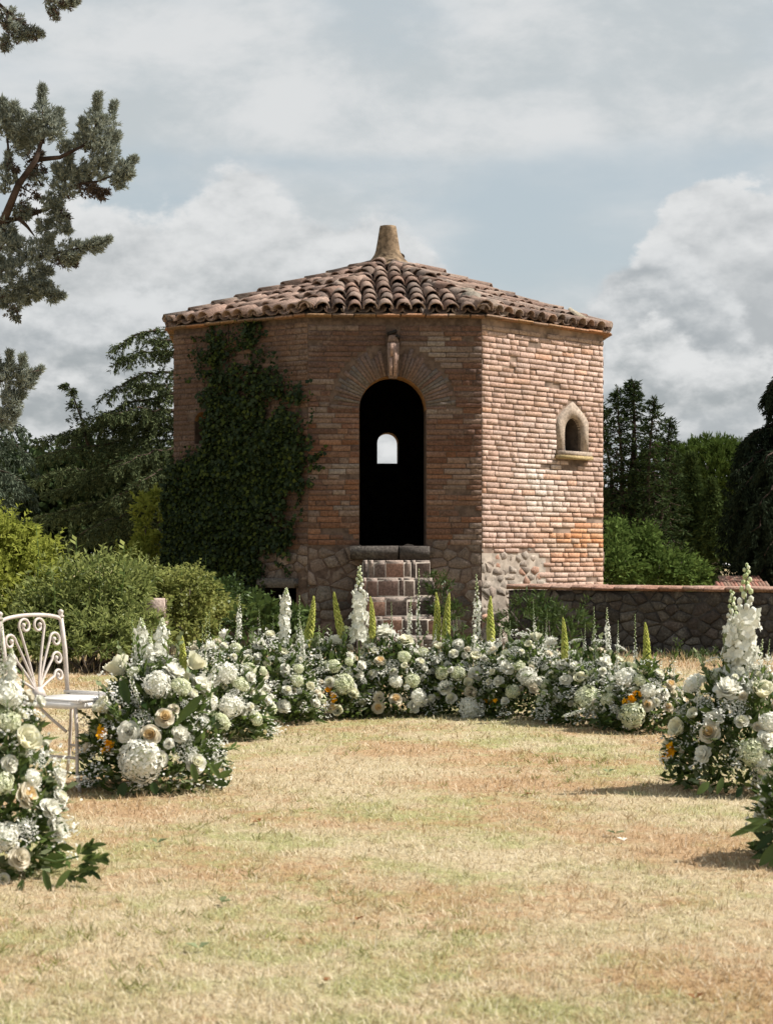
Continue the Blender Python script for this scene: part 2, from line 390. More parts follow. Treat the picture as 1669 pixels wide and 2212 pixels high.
# ------------------------------------------------------------------ the octagonal brick pavilion
T = .42                                             # wall thickness
P1, P2, P3 = (-2.79, 24.35), (-.975, 23.0), (1.187, 23.11)
P4 = (2.91, 24.95)
a4 = math.radians(93); e4 = (math.cos(a4) * 2.25, math.sin(a4) * 2.25)
P5 = (P4[0] + e4[0], P4[1] + e4[1])
sub = lambda a, b: (a[0] - b[0], a[1] - b[1])
add_ = lambda a, b: (a[0] + b[0], a[1] + b[1])
P6 = sub(P5, sub(P2, P1)); P7 = sub(P6, sub(P3, P2)); P8 = sub(P7, sub(P4, P3))
PV = [Vector((*p, 0)) for p in (P1, P2, P3, P4, P5, P6, P7, P8)]
CEN = sum(PV, Vector()) / 8
ZT, ZS, ZF = 4.16, 1.26, 1.29
class Face:
    def __init__(s, a, b):
        s.a = a; s.d = (b - a).normalized(); s.s = (b - a).length; s.n = Vector((s.d.y, -s.d.x, 0)); s.open = []
    def p(s, u, z, w=0): return s.a + s.d * u + s.n * w + Vector((0, 0, z))
    def uz(s, x, y):                                # the photo's line of sight meets this wall plane
        r = Vector(((x - CX) / F, 1, -(y - HY) / F)); o = Vector((0, 0, CH))
        t = (s.a - o).dot(s.n) / r.dot(s.n); q = o + r * t
        return (q - s.a).dot(s.d), q.z
FC = [Face(PV[i], PV[(i + 1) % 8]) for i in range(8)]
FL, FF, FR, FB = FC[0], FC[1], FC[2], FC[5]
def arch_open(f, x0, x1, ytop, ybot, arched=True):
    (u0, zt), (u1, _) = f.uz(x0, ytop), f.uz(x1, ytop)
    um = (u0 + u1) / 2; zt = f.uz((x0 + x1) / 2, ytop)[1]; zb = f.uz((x0 + x1) / 2, ybot)[1]
    r = (u1 - u0) / 2
    o = dict(u=um, r=r, zb=zb, zs=zt - r if arched else zt, arched=arched); f.open.append(o); return o
DOOR = arch_open(FF, 776, 920, 812, 1178); DOOR['zb'] = ZF
WINR = arch_open(FR, 1215, 1253, 903, 975)
WINL = arch_open(FL, 421, 450, 890, 958)
CELL = arch_open(FL, 566, 640, 1268, 1345, False)
WINB = arch_open(FB, 857, 812, 938, 1004)

tower = thing('brick_pavilion', 'octagonal old brick pavilion with low clay tile roof and dark arched doorway', 'pavilion', CEN)

def wall_core():
    mb = MB()
    for i, f in enumerate(FC):
        tt = T * math.tan(math.radians(22.5))
        cuts = {0.0, f.s} | ({1.28} if f is FR else set())
        for o in f.open:
            k = 18 if o['arched'] else 1
            for j in range(k + 1): cuts.add(o['u'] - o['r'] * math.cos(math.pi * j / k))
        cuts = sorted(cuts)
        inn = lambda u: min(max(u, tt), f.s - tt)
        def top_at(o, u):
            if not o['arched']: return o['zs']
            q = max(0, o['r'] ** 2 - (u - o['u']) ** 2); return o['zs'] + math.sqrt(q)
        def quad(ps, mat): mb.add([tuple(p) for p in ps], [(0, 1, 2, 3)], mat)
        for u0, u1 in zip(cuts, cuts[1:]):
            um = (u0 + u1) / 2; segs = [(0.0, 0.0, 1.2, 1.2), (1.2, 1.2, ZT, ZT)] if f is FR else [(0.0, 0.0, ZT, ZT)]
            o = next((o for o in f.open if abs(um - o['u']) < o['r']), None)
            if o:
                segs = [(-.05, -.05, o['zb'], o['zb']), (top_at(o, u0), top_at(o, u1), ZT, ZT)]
                quad([f.p(u0, o['zb']), f.p(u1, o['zb']), f.p(inn(u1), o['zb'], -T), f.p(inn(u0), o['zb'], -T)], 4 if o is WINR else 2)
                quad([f.p(u0, top_at(o, u0)), f.p(inn(u0), top_at(o, u0), -T), f.p(inn(u1), top_at(o, u1), -T), f.p(u1, top_at(o, u1))], 4 if o is WINR else 2)
            for b0, b1, t0, t1 in segs:
                quad([f.p(u0, b0), f.p(u1, b1), f.p(u1, t1), f.p(u0, t0)], 5 if f is FR and t0 < 1.3 and um < 1.28 else 6 if f is FR else 0)
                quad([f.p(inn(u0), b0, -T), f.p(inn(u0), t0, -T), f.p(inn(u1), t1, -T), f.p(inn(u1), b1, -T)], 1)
        for o in f.open:
            jm = 1 if o is CELL else 4 if o is WINR else 0
            for sgn in (-1, 1):
                u = o['u'] + sgn * o['r']
                ps = [f.p(u, o['zb']), f.p(inn(u), o['zb'], -T), f.p(inn(u), o['zs'], -T), f.p(u, o['zs'])]
                quad(ps if sgn > 0 else ps[::-1], jm)
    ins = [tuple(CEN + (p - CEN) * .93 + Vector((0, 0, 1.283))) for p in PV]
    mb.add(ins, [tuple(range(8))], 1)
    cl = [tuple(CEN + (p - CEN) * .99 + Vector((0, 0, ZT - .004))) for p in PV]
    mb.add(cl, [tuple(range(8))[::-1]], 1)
    mb.build('wall', [M['mortar'], M['dark_inside'], M['jamb'], M['mortar_grey'], M['recess'], M['limewash'], M['mortar_pale']], tower)
wall_core()

# one chamfered brick shape, several worn variants: unit box, front face towards -y
def brick_mesh(name, seed, mat):
    r = random.Random(seed); j = lambda a: r.uniform(-a, a); mb = MB()
    x = .5; c = .018; cz = .04
    V = []
    for (xx, zz) in ((-1, -1), (1, -1), (1, 1), (-1, 1)): V.append((xx * .5, .5, zz * .5))
    for (xx, zz) in ((-1, -1), (1, -1), (1, 1), (-1, 1)): V.append((xx * .5 + j(.012), -.38, zz * .5 + j(.035)))
    for (xx, zz) in ((-1, -1), (1, -1), (1, 1), (-1, 1)): V.append((xx * (.5 - c) + j(.015), -.5 + j(.06), zz * (.5 - cz) + j(.05)))
    Fc = [(8, 9, 10, 11)]
    for k in range(4):
        a, b = k, (k + 1) % 4
        Fc += [(a + 4, b + 4, b + 8, a + 8), (a, b, b + 4, a + 4)]
    mb.add(V, Fc); return mb
BRV = [brick_mesh('brick', s, None) for s in range(8)]
BRM = [b.mesh('brick', M['brick']) for b in BRV]
def stone_mb(seed):
    r = random.Random(seed); mb = MB(); k = 8
    ph = .5 + r.uniform(-.12, .12)
    def ring(sc, y, jit):
        out = []
        for i in range(k):
            a = 2 * math.pi * (i + ph) / k
            ca, sa = math.cos(a), math.sin(a)
            q = .5 / max(abs(ca), abs(sa)) ** .96
            out.append((ca * q * sc * rr[i], y + r.uniform(-jit, jit), sa * q * sc * rr[i]))
        return out
    rr = [r.uniform(.92, 1.10) for _ in range(k)]
    V = ring(1, .5, 0) + ring(1.0, -.28, .10) + ring(.86, -.45, .16) + [(r.uniform(-.2, .2), -.5 + r.uniform(-.12, .1), r.uniform(-.2, .2))]
    Fc = []
    for i in range(k):
        j = (i + 1) % k
        Fc += [(i, j, k + j, k + i), (k + i, k + j, 2 * k + j, 2 * k + i), (2 * k + i, 2 * k + j, 3 * k)]
    mb.add(V, Fc); return mb
STV = [stone_mb(s) for s in range(14)]
STM = [b.mesh('stone', M['stone']) for b in STV]; BRMS = [b.mesh('stone', M['stone']) for b in BRV]
def place_mb(dst, src, m4, col, mat=0):
    V = np.concatenate(src.v); A = np.array(m4)
    V2 = V @ A[:3, :3].T + A[:3, 3]
    o = dst.n
    for k, (f, mi) in enumerate(src.f):
        if k == 0: dst.add(V2, f, mat, .5, col)
        else: dst.f.append((f + o, mat))

def fb(v): return mnoise.fractal(Vector(v), 1.0, 2.0, 4)
PAL = [(.30, .165, .11), (.33, .19, .13), (.27, .15, .10), (.36, .23, .16), (.23, .15, .115), (.31, .20, .15), (.35, .185, .105)]
def mixc(a, b, t): t = max(0, min(1, t)); return tuple(x * (1 - t) + y * t for x, y in zip(a, b))
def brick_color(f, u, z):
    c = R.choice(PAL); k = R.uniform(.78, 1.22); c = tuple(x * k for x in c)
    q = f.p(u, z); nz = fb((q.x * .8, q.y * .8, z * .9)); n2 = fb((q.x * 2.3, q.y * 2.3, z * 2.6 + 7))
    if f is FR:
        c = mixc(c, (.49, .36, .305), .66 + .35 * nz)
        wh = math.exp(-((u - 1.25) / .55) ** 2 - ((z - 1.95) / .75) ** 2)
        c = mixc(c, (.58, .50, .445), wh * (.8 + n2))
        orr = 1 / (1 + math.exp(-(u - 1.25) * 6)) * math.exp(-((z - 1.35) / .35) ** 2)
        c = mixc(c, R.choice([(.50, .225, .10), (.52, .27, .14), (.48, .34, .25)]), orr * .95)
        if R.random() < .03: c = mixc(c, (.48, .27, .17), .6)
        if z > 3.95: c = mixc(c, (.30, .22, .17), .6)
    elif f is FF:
        c = mixc((c[0] * .50, c[1] * .44, c[2] * .42), (.095, .063, .053), (z - 2.0) * .42 + .35 * nz)  # front wall: shade put into the brick colour, cut well below the palette
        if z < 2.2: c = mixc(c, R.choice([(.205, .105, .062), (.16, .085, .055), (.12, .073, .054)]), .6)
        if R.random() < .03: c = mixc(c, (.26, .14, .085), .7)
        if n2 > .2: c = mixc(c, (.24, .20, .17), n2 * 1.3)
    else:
        c = mixc(tuple(v * .62 for v in c), (.105, .066, .05), .6 + .35 * nz)  # left and rear walls: brick colour lowered likewise to deepen their shade
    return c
bricks = []                                     # (view size, matrix, colour)
def in_forbid(f, z0, z1):
    """stretches of a course that openings and their dressings take"""
    out = []
    for o in f.open:
        r, extra = o['r'], .0
        if o is DOOR:
            if z0 > o['zs'] - .01:
                ro = r + .37; dz = z0 - o['zs']
                if dz < ro: out.append((o['u'] - math.sqrt(max(0, ro * ro - dz * dz)), o['u'] + math.sqrt(max(0, ro * ro - dz * dz))))
                if z0 < o['zs'] + r + .62: out.append((o['u'] - .085, o['u'] + .085))
            elif z1 > o['zb']: out.append((o['u'] - r, o['u'] + r))
            continue
        if o is WINR:
            fo = FRAME
            if z1 > fo['z0'] and z0 < fo['z1']:
                k = 1.0 if z0 < fo['zsh'] else max(0, (fo['z1'] - z0) / (fo['z1'] - fo['zsh'])) ** .75
                out.append((fo['u'] - fo['hw'] * k, fo['u'] + fo['hw'] * k))
            continue
        zt = o['zs'] + (r if o['arched'] else 0)
        if z1 > o['zb'] and z0 < zt:
            h = r if (not o['arched'] or z0 < o['zs']) else math.sqrt(max(0, r * r - (z0 - o['zs']) ** 2))
            out.append((o['u'] - h, o['u'] + h))
    return out
_fu, _fz1 = FR.uz(1234, 868); _, _fz0 = FR.uz(1234, 984); _, _fsh = FR.uz(1234, 903)
FRAME = dict(u=WINR['u'], hw=(FR.uz(1268, 950)[0] - FR.uz(1200, 950)[0]) / 2, z0=_fz0, z1=_fz1, zsh=_fsh)
def brick_bottom(f, u):
    if f is FF: return 1.27 + .10 * fb((u * 2.2, 1, 1))
    if f is FR: return (1.22 + .14 * fb((u * 3, 2, 5))) if u < 1.28 else .02
    if f is FL: return 1.22 + .08 * fb((u * 2, 4, 2))
    return 1.2
COURSE = .0675
for fi, f in enumerate(FC):
    z = .02; ci = 0
    while z + COURSE < 4.09:
        h = COURSE * R.uniform(.86, 1.14); z0, z1 = z, z + h
        spans = [(0.0, f.s)]
        for a, b in in_forbid(f, z0, z1):
            ns = []
            for s0, s1 in spans:
                if b <= s0 or a >= s1: ns.append((s0, s1))
                else:
                    if a - s0 > .03: ns.append((s0, a))
                    if s1 - b > .03: ns.append((b, s1))
            spans = ns
        for s0, s1 in spans:
            u = s0 - (R.uniform(0, .14) if s0 == 0.0 else 0)
            while u < s1 - .015:
                L = R.choice([.25, .28, .23, .19, .13, .31, .34, .16]) * R.uniform(.88, 1.12)
                e = u + L
                if s1 - e < .06: e = s1
                a, b = max(u, s0), min(e, s1)
                um = (a + b) / 2
                if b - a > .03 and z0 > brick_bottom(f, um) - .02:
                    j = .0042 if f is not FR else .0058
                    proud = (.012 + R.uniform(-.006, .007)) if f is FR else (.007 + R.uniform(-.005, .007)); dep = .05
                    if R.random() < .03: proud -= .014
                    sag = .010 * fb((um * 1.1, z0 * .8, fi))
                    c = f.p(um, (z0 + z1) / 2 + sag, proud - dep / 2)
                    rz = R.uniform(-.012, .012)
                    zz = Vector((0, 0, 1)) + f.d * rz
                    m4 = frame(c, f.d * (b - a - 2 * j), -f.n * dep, zz * (h - 2 * j + R.uniform(-.004, .002)))
                    view = -(c - Vector((0, 0, CH))).normalized().dot(f.n)
                    size = (b - a) * h * view / (c.length ** 2)
                    if fi > 2: size = -1
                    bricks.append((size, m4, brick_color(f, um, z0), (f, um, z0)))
                u = e
        z = z1; ci += 1

def ivy_at(x, y):
    """photo outline of the creeper, used to leave the hidden bricks in the mass"""
    return x < 600 and y > 770 and x > 440
def screen(p): return CX + p.x / p.y * F, HY - (p.z - CH) / p.y * F
order = sorted(range(len(bricks)), key=lambda i: -bricks[i][0] * (0 if ivy_at(*screen(bricks[i][1].translation)) else 1))
# voussoirs of the doorway arch
o = DOOR; nv = 41; r0, r1 = o['r'] + .004, o['r'] + .35
for k in range(nv):
    a0 = math.pi * k / nv + .004; a1 = math.pi * (k + 1) / nv - .004; am = (a0 + a1) / 2
    if abs(am - math.pi / 2) < .16: continue
    rr1 = r1 * R.uniform(.86, 1.03); pr = .007 + R.uniform(-.006, .008)
    V = []
    for w in (pr, -.04):
        for (r_, a) in ((r0, a0), (rr1, a0), (rr1, a1), (r0, a1)):
            V.append(tuple(FF.p(o['u'] - r_ * math.cos(a), o['zs'] + r_ * math.sin(a), w)))
    mb = MB(); mb.add(V, [(0, 1, 2, 3), (0, 4, 5, 1), (1, 5, 6, 2), (2, 6, 7, 3), (3, 7, 4, 0)])
    q = mb.build('arch_brick', M['brick'], tower); c = R.choice([(.14, .10, .084), (.165, .108, .084), (.14, .088, .07), (.13, .106, .09)])
    q.color = (*c, 1)
# keystone: slim tapered block of tiles standing proud of the arch
zk0, zk1 = o['zs'] + o['r'] - .035, o['zs'] + o['r'] + .50
ky = MB()
for (za, zb_, ha, hb, pr) in ((zk0, zk0 + .06, .05, .062, .10), (zk0 + .065, zk1 - .10, .060, .072, .12), (zk1 - .09, zk1, .066, .05, .085)):
    V = [tuple(FF.p(o['u'] + sx * hh, zz, w)) for w in (pr, -.05) for (sx, hh, zz) in ((-1, ha, za), (1, ha, za), (1, hb, zb_), (-1, hb, zb_))]
    ky.add(V, [(0, 1, 2, 3), (4, 7, 6, 5), (0, 4, 5, 1), (1, 5, 6, 2), (2, 6, 7, 3), (3, 7, 4, 0)], col=(.20, .14, .115))
ky.build('keystone', M['brick_mass'], tower)
ki = MB()
for (u0, za, zb_) in ((-.030, zk0 + .03, zk0 + .24), (.022, zk0 + .02, zk0 + .40), (-.02, zk0 + .27, zk0 + .42)):
    ki.box(FF.p(o['u'] + u0, (za + zb_) / 2, .128), FF.d * .019, FF.n * .014, Vector((0, 0, (zb_ - za) / 2)), col=(.30, .20, .16))
ki.build('keystone_inlay', M['brick_mass'], tower)
for (u0, zz, ln, rot) in ((-.012, zk1 + .035, .06, .35), (.06, zk1 - .02, .03, -.6)):
    hk = MB(); dx = FF.d * math.cos(rot) + Vector((0, 0, math.sin(rot)))
    hk.box(FF.p(o['u'] + u0, zz, .05), dx * ln, FF.n * .05, dx.cross(FF.n) * .016); hk.build('hood_tile', M['dark_inside'], tower)
vis = [i for i in order if bricks[i][0] > 0]
own = set(vis[:300])
mass = MB()
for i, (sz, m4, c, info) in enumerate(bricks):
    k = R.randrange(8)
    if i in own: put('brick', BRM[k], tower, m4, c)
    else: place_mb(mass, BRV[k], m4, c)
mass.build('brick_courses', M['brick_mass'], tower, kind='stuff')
# cornice: one course of flat orange bricks under the tiles
for fi in range(8):
    f = FC[fi]; u = -.03; 
    while u < f.s + .02:
        L = R.uniform(.27, .34); L = min(L, f.s + .03 - u)
        if L < .05: break
        c = mixc(R.choice([(.33, .18, .08), (.26, .15, .08), (.20, .125, .08), (.36, .17, .08)]), (.14, .11, .09), R.uniform(0, .5))
        zz = 4.145 + R.uniform(-.006, .006)
        m4 = frame(f.p(u + L / 2, zz + .008, .03 + R.uniform(-.008, .008)), f.d * (L - .012), -f.n * .16, Vector((0, 0, .036)))
        if fi < 3: put('cornice_brick', BRM[R.randrange(8)], tower, m4, c)
        else:
            if u <= 0: cm = MB()
            place_mb(cm, BRV[R.randrange(8)], m4, c)
        u += L
    if fi >= 3: cm.build('cornice', M['brick_mass'], tower)

# rubble base: laid as uneven stones, each its own piece on the sides one sees
STC = [(.115, .095, .08), (.14, .118, .098), (.095, .08, .068), (.155, .13, .108), (.13, .095, .076), (.15, .11, .09)]
def cells(s, z0, z1, pw, ph):
    """irregular interlocking outlines: nearest-point regions of a jittered, staggered grid"""
    pts = []; nr_ = max(1, int(round((z1 - z0) / ph))); nc = max(1, int(round(s / pw)))
    for r in range(-1, nr_ + 1):
        for c in range(-1, nc + 1):
            if R.random() < .10: continue
            pts.append((((c + .5 + .5 * (r % 2)) + R.uniform(-.40, .40)) * s / nc, z0 + ((r + .5) + R.uniform(-.34, .34)) * (z1 - z0) / nr_))
    k = pw / ph * .8; out = []
    for a, (px, pz) in enumerate(pts):
        poly = [(-.0, z0), (s, z0), (s, z1), (-.0, z1)]
        for c, (qx, qz) in enumerate(pts):
            if c == a or abs(qx - px) > 3 * pw or abs(qz - pz) > 3 * ph: continue
            nx_, nz_ = (qx - px) / k ** 2, qz - pz; m = nx_ * (px + qx) / 2 + nz_ * (pz + qz) / 2; new = []
            for e in range(len(poly)):
                A, B = poly[e], poly[(e + 1) % len(poly)]; da, db = nx_ * A[0] + nz_ * A[1] - m, nx_ * B[0] + nz_ * B[1] - m
                if da <= 0: new.append(A)
                if (da < 0) != (db < 0) and da != db: t = da / (da - db); new.append((A[0] + (B[0] - A[0]) * t, A[1] + (B[1] - A[1]) * t))
            poly = new
            if len(poly) < 3: break
        if len(poly) >= 3: out.append(poly)
    return out
def rubble(f_p, d, n, s, zlo, ztop, parent, skip=None, colf=None, pw=.27, ph=.16, mono=None, gap=.007, proud=.012):
    for poly in cells(s, zlo, max(ztop(0), ztop(s / 2), ztop(s)) + .04, pw, ph):
        cu, cz = sum(p[0] for p in poly) / len(poly), sum(p[1] for p in poly) / len(poly)
        if cz > ztop(cu) - .01 or (skip and skip(cu, cz)): continue
        P = []
        for (u, z) in poly:
            l = math.hypot(u - cu, z - cz) + 1e-6; q = max(.3, 1 - gap / l * R.uniform(.7, 2.2)); P.append((cu + (u - cu) * q, cz + (z - cz) * q))
        k = len(P); pr = proud + R.uniform(-.010, .014); V = []
        for (sc, w, jit) in ((1, -.05, 0), (1, pr - .014, .004), (.80, pr, .008)):
            for (u, z) in P: V.append(tuple(f_p(cu + (u - cu) * sc * (1 + R.uniform(-.06, .04) * (jit > .005)), cz + (z - cz) * sc, w + R.uniform(-jit, jit))))
        V.append(tuple(f_p(cu + R.uniform(-.02, .02), cz, pr + R.uniform(-.002, .008))))
        Fc = []
        for e in range(k):
            g_ = (e + 1) % k; Fc += [(e, g_, k + g_, k + e), (k + e, k + g_, 2 * k + g_, 2 * k + e), (2 * k + e, 2 * k + g_, 3 * k)]
        c = R.choice(STC); kk = R.uniform(.78, 1.2); c = tuple(x * kk for x in c)
        if colf: c = colf(cu, cz, c)
        if R.random() < .16: c = tuple(v * 1.35 for v in c)
        if mono is not None: mono.add(V, Fc, 0, .5, c)
        else:
            mb = MB(); mb.add(V, Fc); o = mb.build('stone', M['stone'], parent); o.color = (*c, 1)
def skip_o(f):
    def fn(u, z):
        for o in f.open:
            if abs(u - o['u']) < o['r'] + .07 and o['zb'] - .05 < z < o['zs'] + .09: return True
        return False
    return fn
def rb_col(f):
    def fn(u, z, c):
        if f is FR: return mixc((.33, .20, .145), (.36, .31, .26), 0) if R.random() < .14 else mixc(c, (.37, .32, .27), R.uniform(.3, 1))
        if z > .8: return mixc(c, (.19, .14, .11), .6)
        return c
    return fn
for f in (FL, FF, FR):
    rubble(f.p, f.d, f.n, f.s, .0, lambda u, f=f: brick_bottom(f, u) + .02, tower, skip_o(f), rb_col(f), proud=.001 if f is FR else .010, gap=.003, pw=.15 if f is FR else .20, ph=.085 if f is FR else .12)
rm = MB()
for f in FC[3:]: rubble(f.p, f.d, f.n, f.s, .0, lambda u: 1.2, tower, mono=rm)
rm.build('rubble_base', M['stone_mass'], tower, kind='stuff')
# threshold, window surround, ledge, lintel
for (xa, xb) in ((756, 858), (860, 926)):
    u0, u1 = FF.uz(xa, 1190)[0], FF.uz(xb, 1190)[0]
    put('threshold_stone', BRMS[R.randrange(8)], tower, frame(FF.p((u0 + u1) / 2, 1.205, .06), FF.d * (u1 - u0) * 1.0, -FF.n * .34, Vector((0, 0, .165))), (.065, .055, .048))
u0, zc = FL.uz(560, 1262); u1, _ = FL.uz(648, 1262)
put('cellar_lintel', BRMS[3], tower, frame(FL.p((u0 + u1) / 2, CELL['zs'] + .05, .03), FL.d * (u1 - u0 - .05), -FL.n * .12, Vector((0, 0, .12))), (.11, .095, .082))
def surround():
    fo, o = FRAME, WINR; nA = 16; inner, outer = [], []
    inner.append((o['u'] - o['r'], o['zb'])); outer.append((o['u'] - fo['hw'], fo['z0']))
    for j in range(nA + 1):
        a = math.pi * j / nA
        inner.append((o['u'] - o['r'] * math.cos(a), o['zs'] + o['r'] * math.sin(a)))
        t = math.cos(a)
        zz = fo['zsh'] - .06 + (fo['z1'] - fo['zsh'] + .06) * (1 - abs(t)) ** .72
        outer.append((o['u'] - fo['hw'] * t, zz))
    inner.append((o['u'] + o['r'], o['zb'])); outer.append((o['u'] + fo['hw'], fo['z0']))
    mb = MB(); k = len(inner); pr = .032
    V = [tuple(FR.p(u, z, pr)) for u, z in inner] + [tuple(FR.p(u, z, pr - .012)) for u, z in outer] + [tuple(FR.p(u, z, -.04)) for u, z in inner] + [tuple(FR.p(u, z, -.04)) for u, z in outer]
    Fc = []
    for j in range(k - 1):
        Fc += [(j, j + 1, k + j + 1, k + j), (k + j, k + j + 1, 3 * k + j + 1, 3 * k + j), (j + 1, j, 2 * k + j, 2 * k + j + 1)]
    Fc += [(0, k, 3 * k, 2 * k), (k - 1, 3 * k - 1, 4 * k - 1, 2 * k - 1)]
    mb.add(V, Fc); mb.build('window_surround', M['frame'], tower)
    s = MB(); s.box(FR.p(o['u'], o['zb'] - .035, .01), FR.d * (fo['hw'] - .004), FR.n * .075, Vector((0, 0, .032)))
    s.build('window_sill', M['frame'], tower)
    s = MB(); s.box(FR.p(o['u'] - .01, fo['z0'] - .03, .03), FR.d * (fo['hw'] + .02), FR.n * .06, Vector((0, 0, .024)), col=(.34, .26, .13))
    s.build('window_ledge', M['brick_mass'], tower)
surround()

cl = MB(); o = WINR; V = []; kk = 9
for (zz, rr) in ((o['zs'] + o['r'] * .62, .008), (o['zs'] + .02, .028), (o['zs'] - .12, .045), (o['zb'] + .08, .062), (o['zb'] + .003, .072)):
    for j in range(kk): a = 2 * math.pi * j / kk; q = rr * (1 + .22 * math.cos(3 * a)); V.append(tuple(FR.p(o['u'] - .015 + q * math.cos(a), zz, -.16 + q * .8 * math.sin(a))))
cl.add(V, [(i * kk + j, i * kk + (j + 1) % kk, (i + 1) * kk + (j + 1) % kk, (i + 1) * kk + j) for i in range(4) for j in range(kk)] + [tuple(range(kk))[::-1]])
_c = FR.p(o['u'], o['zb'], -.16); clo = cl.build('cloth', plain('pale_cloth', (.62, .58, .54), .9, .1, .08), base=_c, smooth=True); clo['label'] = 'pale folded cloth hanging in the small arched window of the sunlit wall'; clo['category'] = 'cloth'
# roof -------------------------------------------------------------
OV = .03; ZE = 4.185
APEX = Vector((CEN.x + .02, CEN.y, 5.20))
def off(p): v = (p - CEN); return CEN + v * (1 + OV / v.length * 1.08)
EV = [off(p) + Vector((0, 0, ZE)) for p in PV]
roof = MB()
roof.add([tuple(p) for p in EV] + [tuple(APEX)] + [tuple(p - Vector((0, 0, .035))) for p in EV] ,
         [(i, (i + 1) % 8, 8) for i in range(8)] + [(9 + i, 9 + (i + 1) % 8, (i + 1) % 8, i) for i in range(8)] + [tuple(range(9, 17))[::-1]])
ROOF = roof.build('roof', M['mortar_dark'], tower)
def tile_mb(seed):
    r = random.Random(seed); mb = MB(); k = 6; V = []
    for (y, rad) in ((0, .096), (.44, .074)):
        for th in (0, .016):
            for i in range(k + 1):
                a = math.pi * i / k
                q = (rad - th) * r.uniform(.96, 1.04)
                V.append((-q * math.cos(a), y + (r.uniform(-.012, .012) if th == 0 else 0), q * math.sin(a) * .92))
    n = k + 1; Fc = []
    for i in range(k):
        Fc += [(i, i + 1, 2 * n + i + 1, 2 * n + i), (n + i + 1, n + i, 3 * n + i, 3 * n + i + 1), (i + 1, i, n + i, n + i + 1)]
    mb.add(V, Fc); return mb
TLV = [tile_mb(s) for s in range(6)]; TLM = [t.mesh('tile', M['tile'], smooth=False) for t in TLV]
def tile_col():
    c = R.choice([(.21, .13, .10), (.17, .11, .085), (.26, .165, .125), (.13, .09, .075), (.23, .155, .12)])
    c = mixc(c, (.36, .295, .245), R.uniform(0, .6) ** 1.5); k = R.uniform(.85, 1.12); return tuple(x * k for x in c)
chan, back = MB(), MB()
for i in range(8):
    a, b = EV[i], EV[(i + 1) % 8]; d = (b - a).normalized(); s = (b - a).length
    ua = (APEX - a).dot(d); g = (APEX - a) - d * ua; LA = g.length; g.normalize(); nrm = d.cross(g).normalized()
    if nrm.z < 0: nrm = -nrm
    ncol = int(round(s / .205)); sp_ = s / ncol
    for c in range(ncol + 1):
        for kind in (0, 1):
            u = (c + .5 * kind) * sp_ if kind == 0 else (c + .5) * sp_
            if u > s: continue
            Lu = LA * min(u / ua, (s - u) / (s - ua)) + (.10 if kind == 0 else 0)
            if c in (0, ncol) and kind == 0: Lu = .3
            q = -.055 if kind == 0 else -.035; row = 0
            while q < Lu - .12:
                mess = (2.0, 1.1, 1.7)[i] if i < 3 else 1.0
                px = R.gauss(0, .008 * mess); rz = R.gauss(0, .035 * mess); tl = .045 + R.gauss(0, .012 * mess)
                y = (g + d * rz - nrm * tl * (1 if kind == 0 else .9)).normalized(); x = (d - y * d.dot(y)).normalized(); zv = x.cross(y)
                if zv.z < 0: zv = -zv; x = -x
                hgt = (.062 if kind == 0 else .075) + R.gauss(0, .004 * mess)
                P = a + d * (u + px) + g * (q + R.gauss(0, .015 * mess)) + nrm * hgt
                sc = R.uniform(.94, 1.06)
                m4 = frame(P, x * sc, y, (zv if kind == 0 else -zv) * sc) if kind == 0 else frame(P, -x * sc, y, -zv * sc * .8)
                col = tile_col()
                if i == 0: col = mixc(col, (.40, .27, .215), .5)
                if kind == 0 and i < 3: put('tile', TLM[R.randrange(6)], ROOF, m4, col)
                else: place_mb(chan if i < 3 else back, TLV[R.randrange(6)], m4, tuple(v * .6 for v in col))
                q += .345 + R.gauss(0, .008); row += 1
for i in range(8):
    a = EV[i]; L = (APEX - a).length; g = (APEX - a).normalized(); x = g.cross(Vector((0, 0, 1))).normalized(); zv = x.cross(g)
    q = -.05
    while q < L - .38:
        rz = R.gauss(0, .07 if i in (1, 2) else .04)
        y = (g + x * rz - zv * .05).normalized(); xx = (x - y * x.dot(y)).normalized(); zz = xx.cross(y)
        m4 = frame(a + g * q + zv * (.075 + R.gauss(0, .012)) + x * R.gauss(0, .02), xx * 1.15, y, zz * 1.1)
        if i in (0, 1, 2, 3): put('ridge_tile', TLM[R.randrange(6)], ROOF, m4, tile_col())
        else: place_mb(back, TLV[R.randrange(6)], m4, tile_col())
        q += .35
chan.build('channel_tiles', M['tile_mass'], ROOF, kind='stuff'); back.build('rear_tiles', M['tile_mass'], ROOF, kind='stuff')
# mortar lumps and broken tiles on the right-hand ridge and far corner
for (fr_, ddx, sz, cc) in ((.12, 0.0, .17, (.26, .23, .19)), (.24, .10, .13, (.30, .26, .21)), (.03, .12, .12, (.27, .21, .17))):
    q = EV[2] + (APEX - EV[2]) * fr_ + Vector((ddx, 0, .09))
    put('mortar_lump', STM[R.randrange(14)], ROOF, frame(q, Vector((sz * 1.5, 0, 0)), Vector((0, sz * .6, sz * .8)), Vector((0, -sz * .7, sz * .5))), cc)
for k in range(4):
    q = EV[3] + (EV[2] - EV[3]) * (.02 + .05 * k) + Vector((-.05, .1, .13 + .02 * k)); y = Vector((-.75, .25, .42 + .08 * k)).normalized(); x = y.cross(Vector((0, 0, 1))).normalized()
    put('broken_tile', TLM[k], ROOF, frame(q - Vector((0, 0, .06)), x * .9, y * .5, x.cross(y) * .6), (.30, .26, .20))
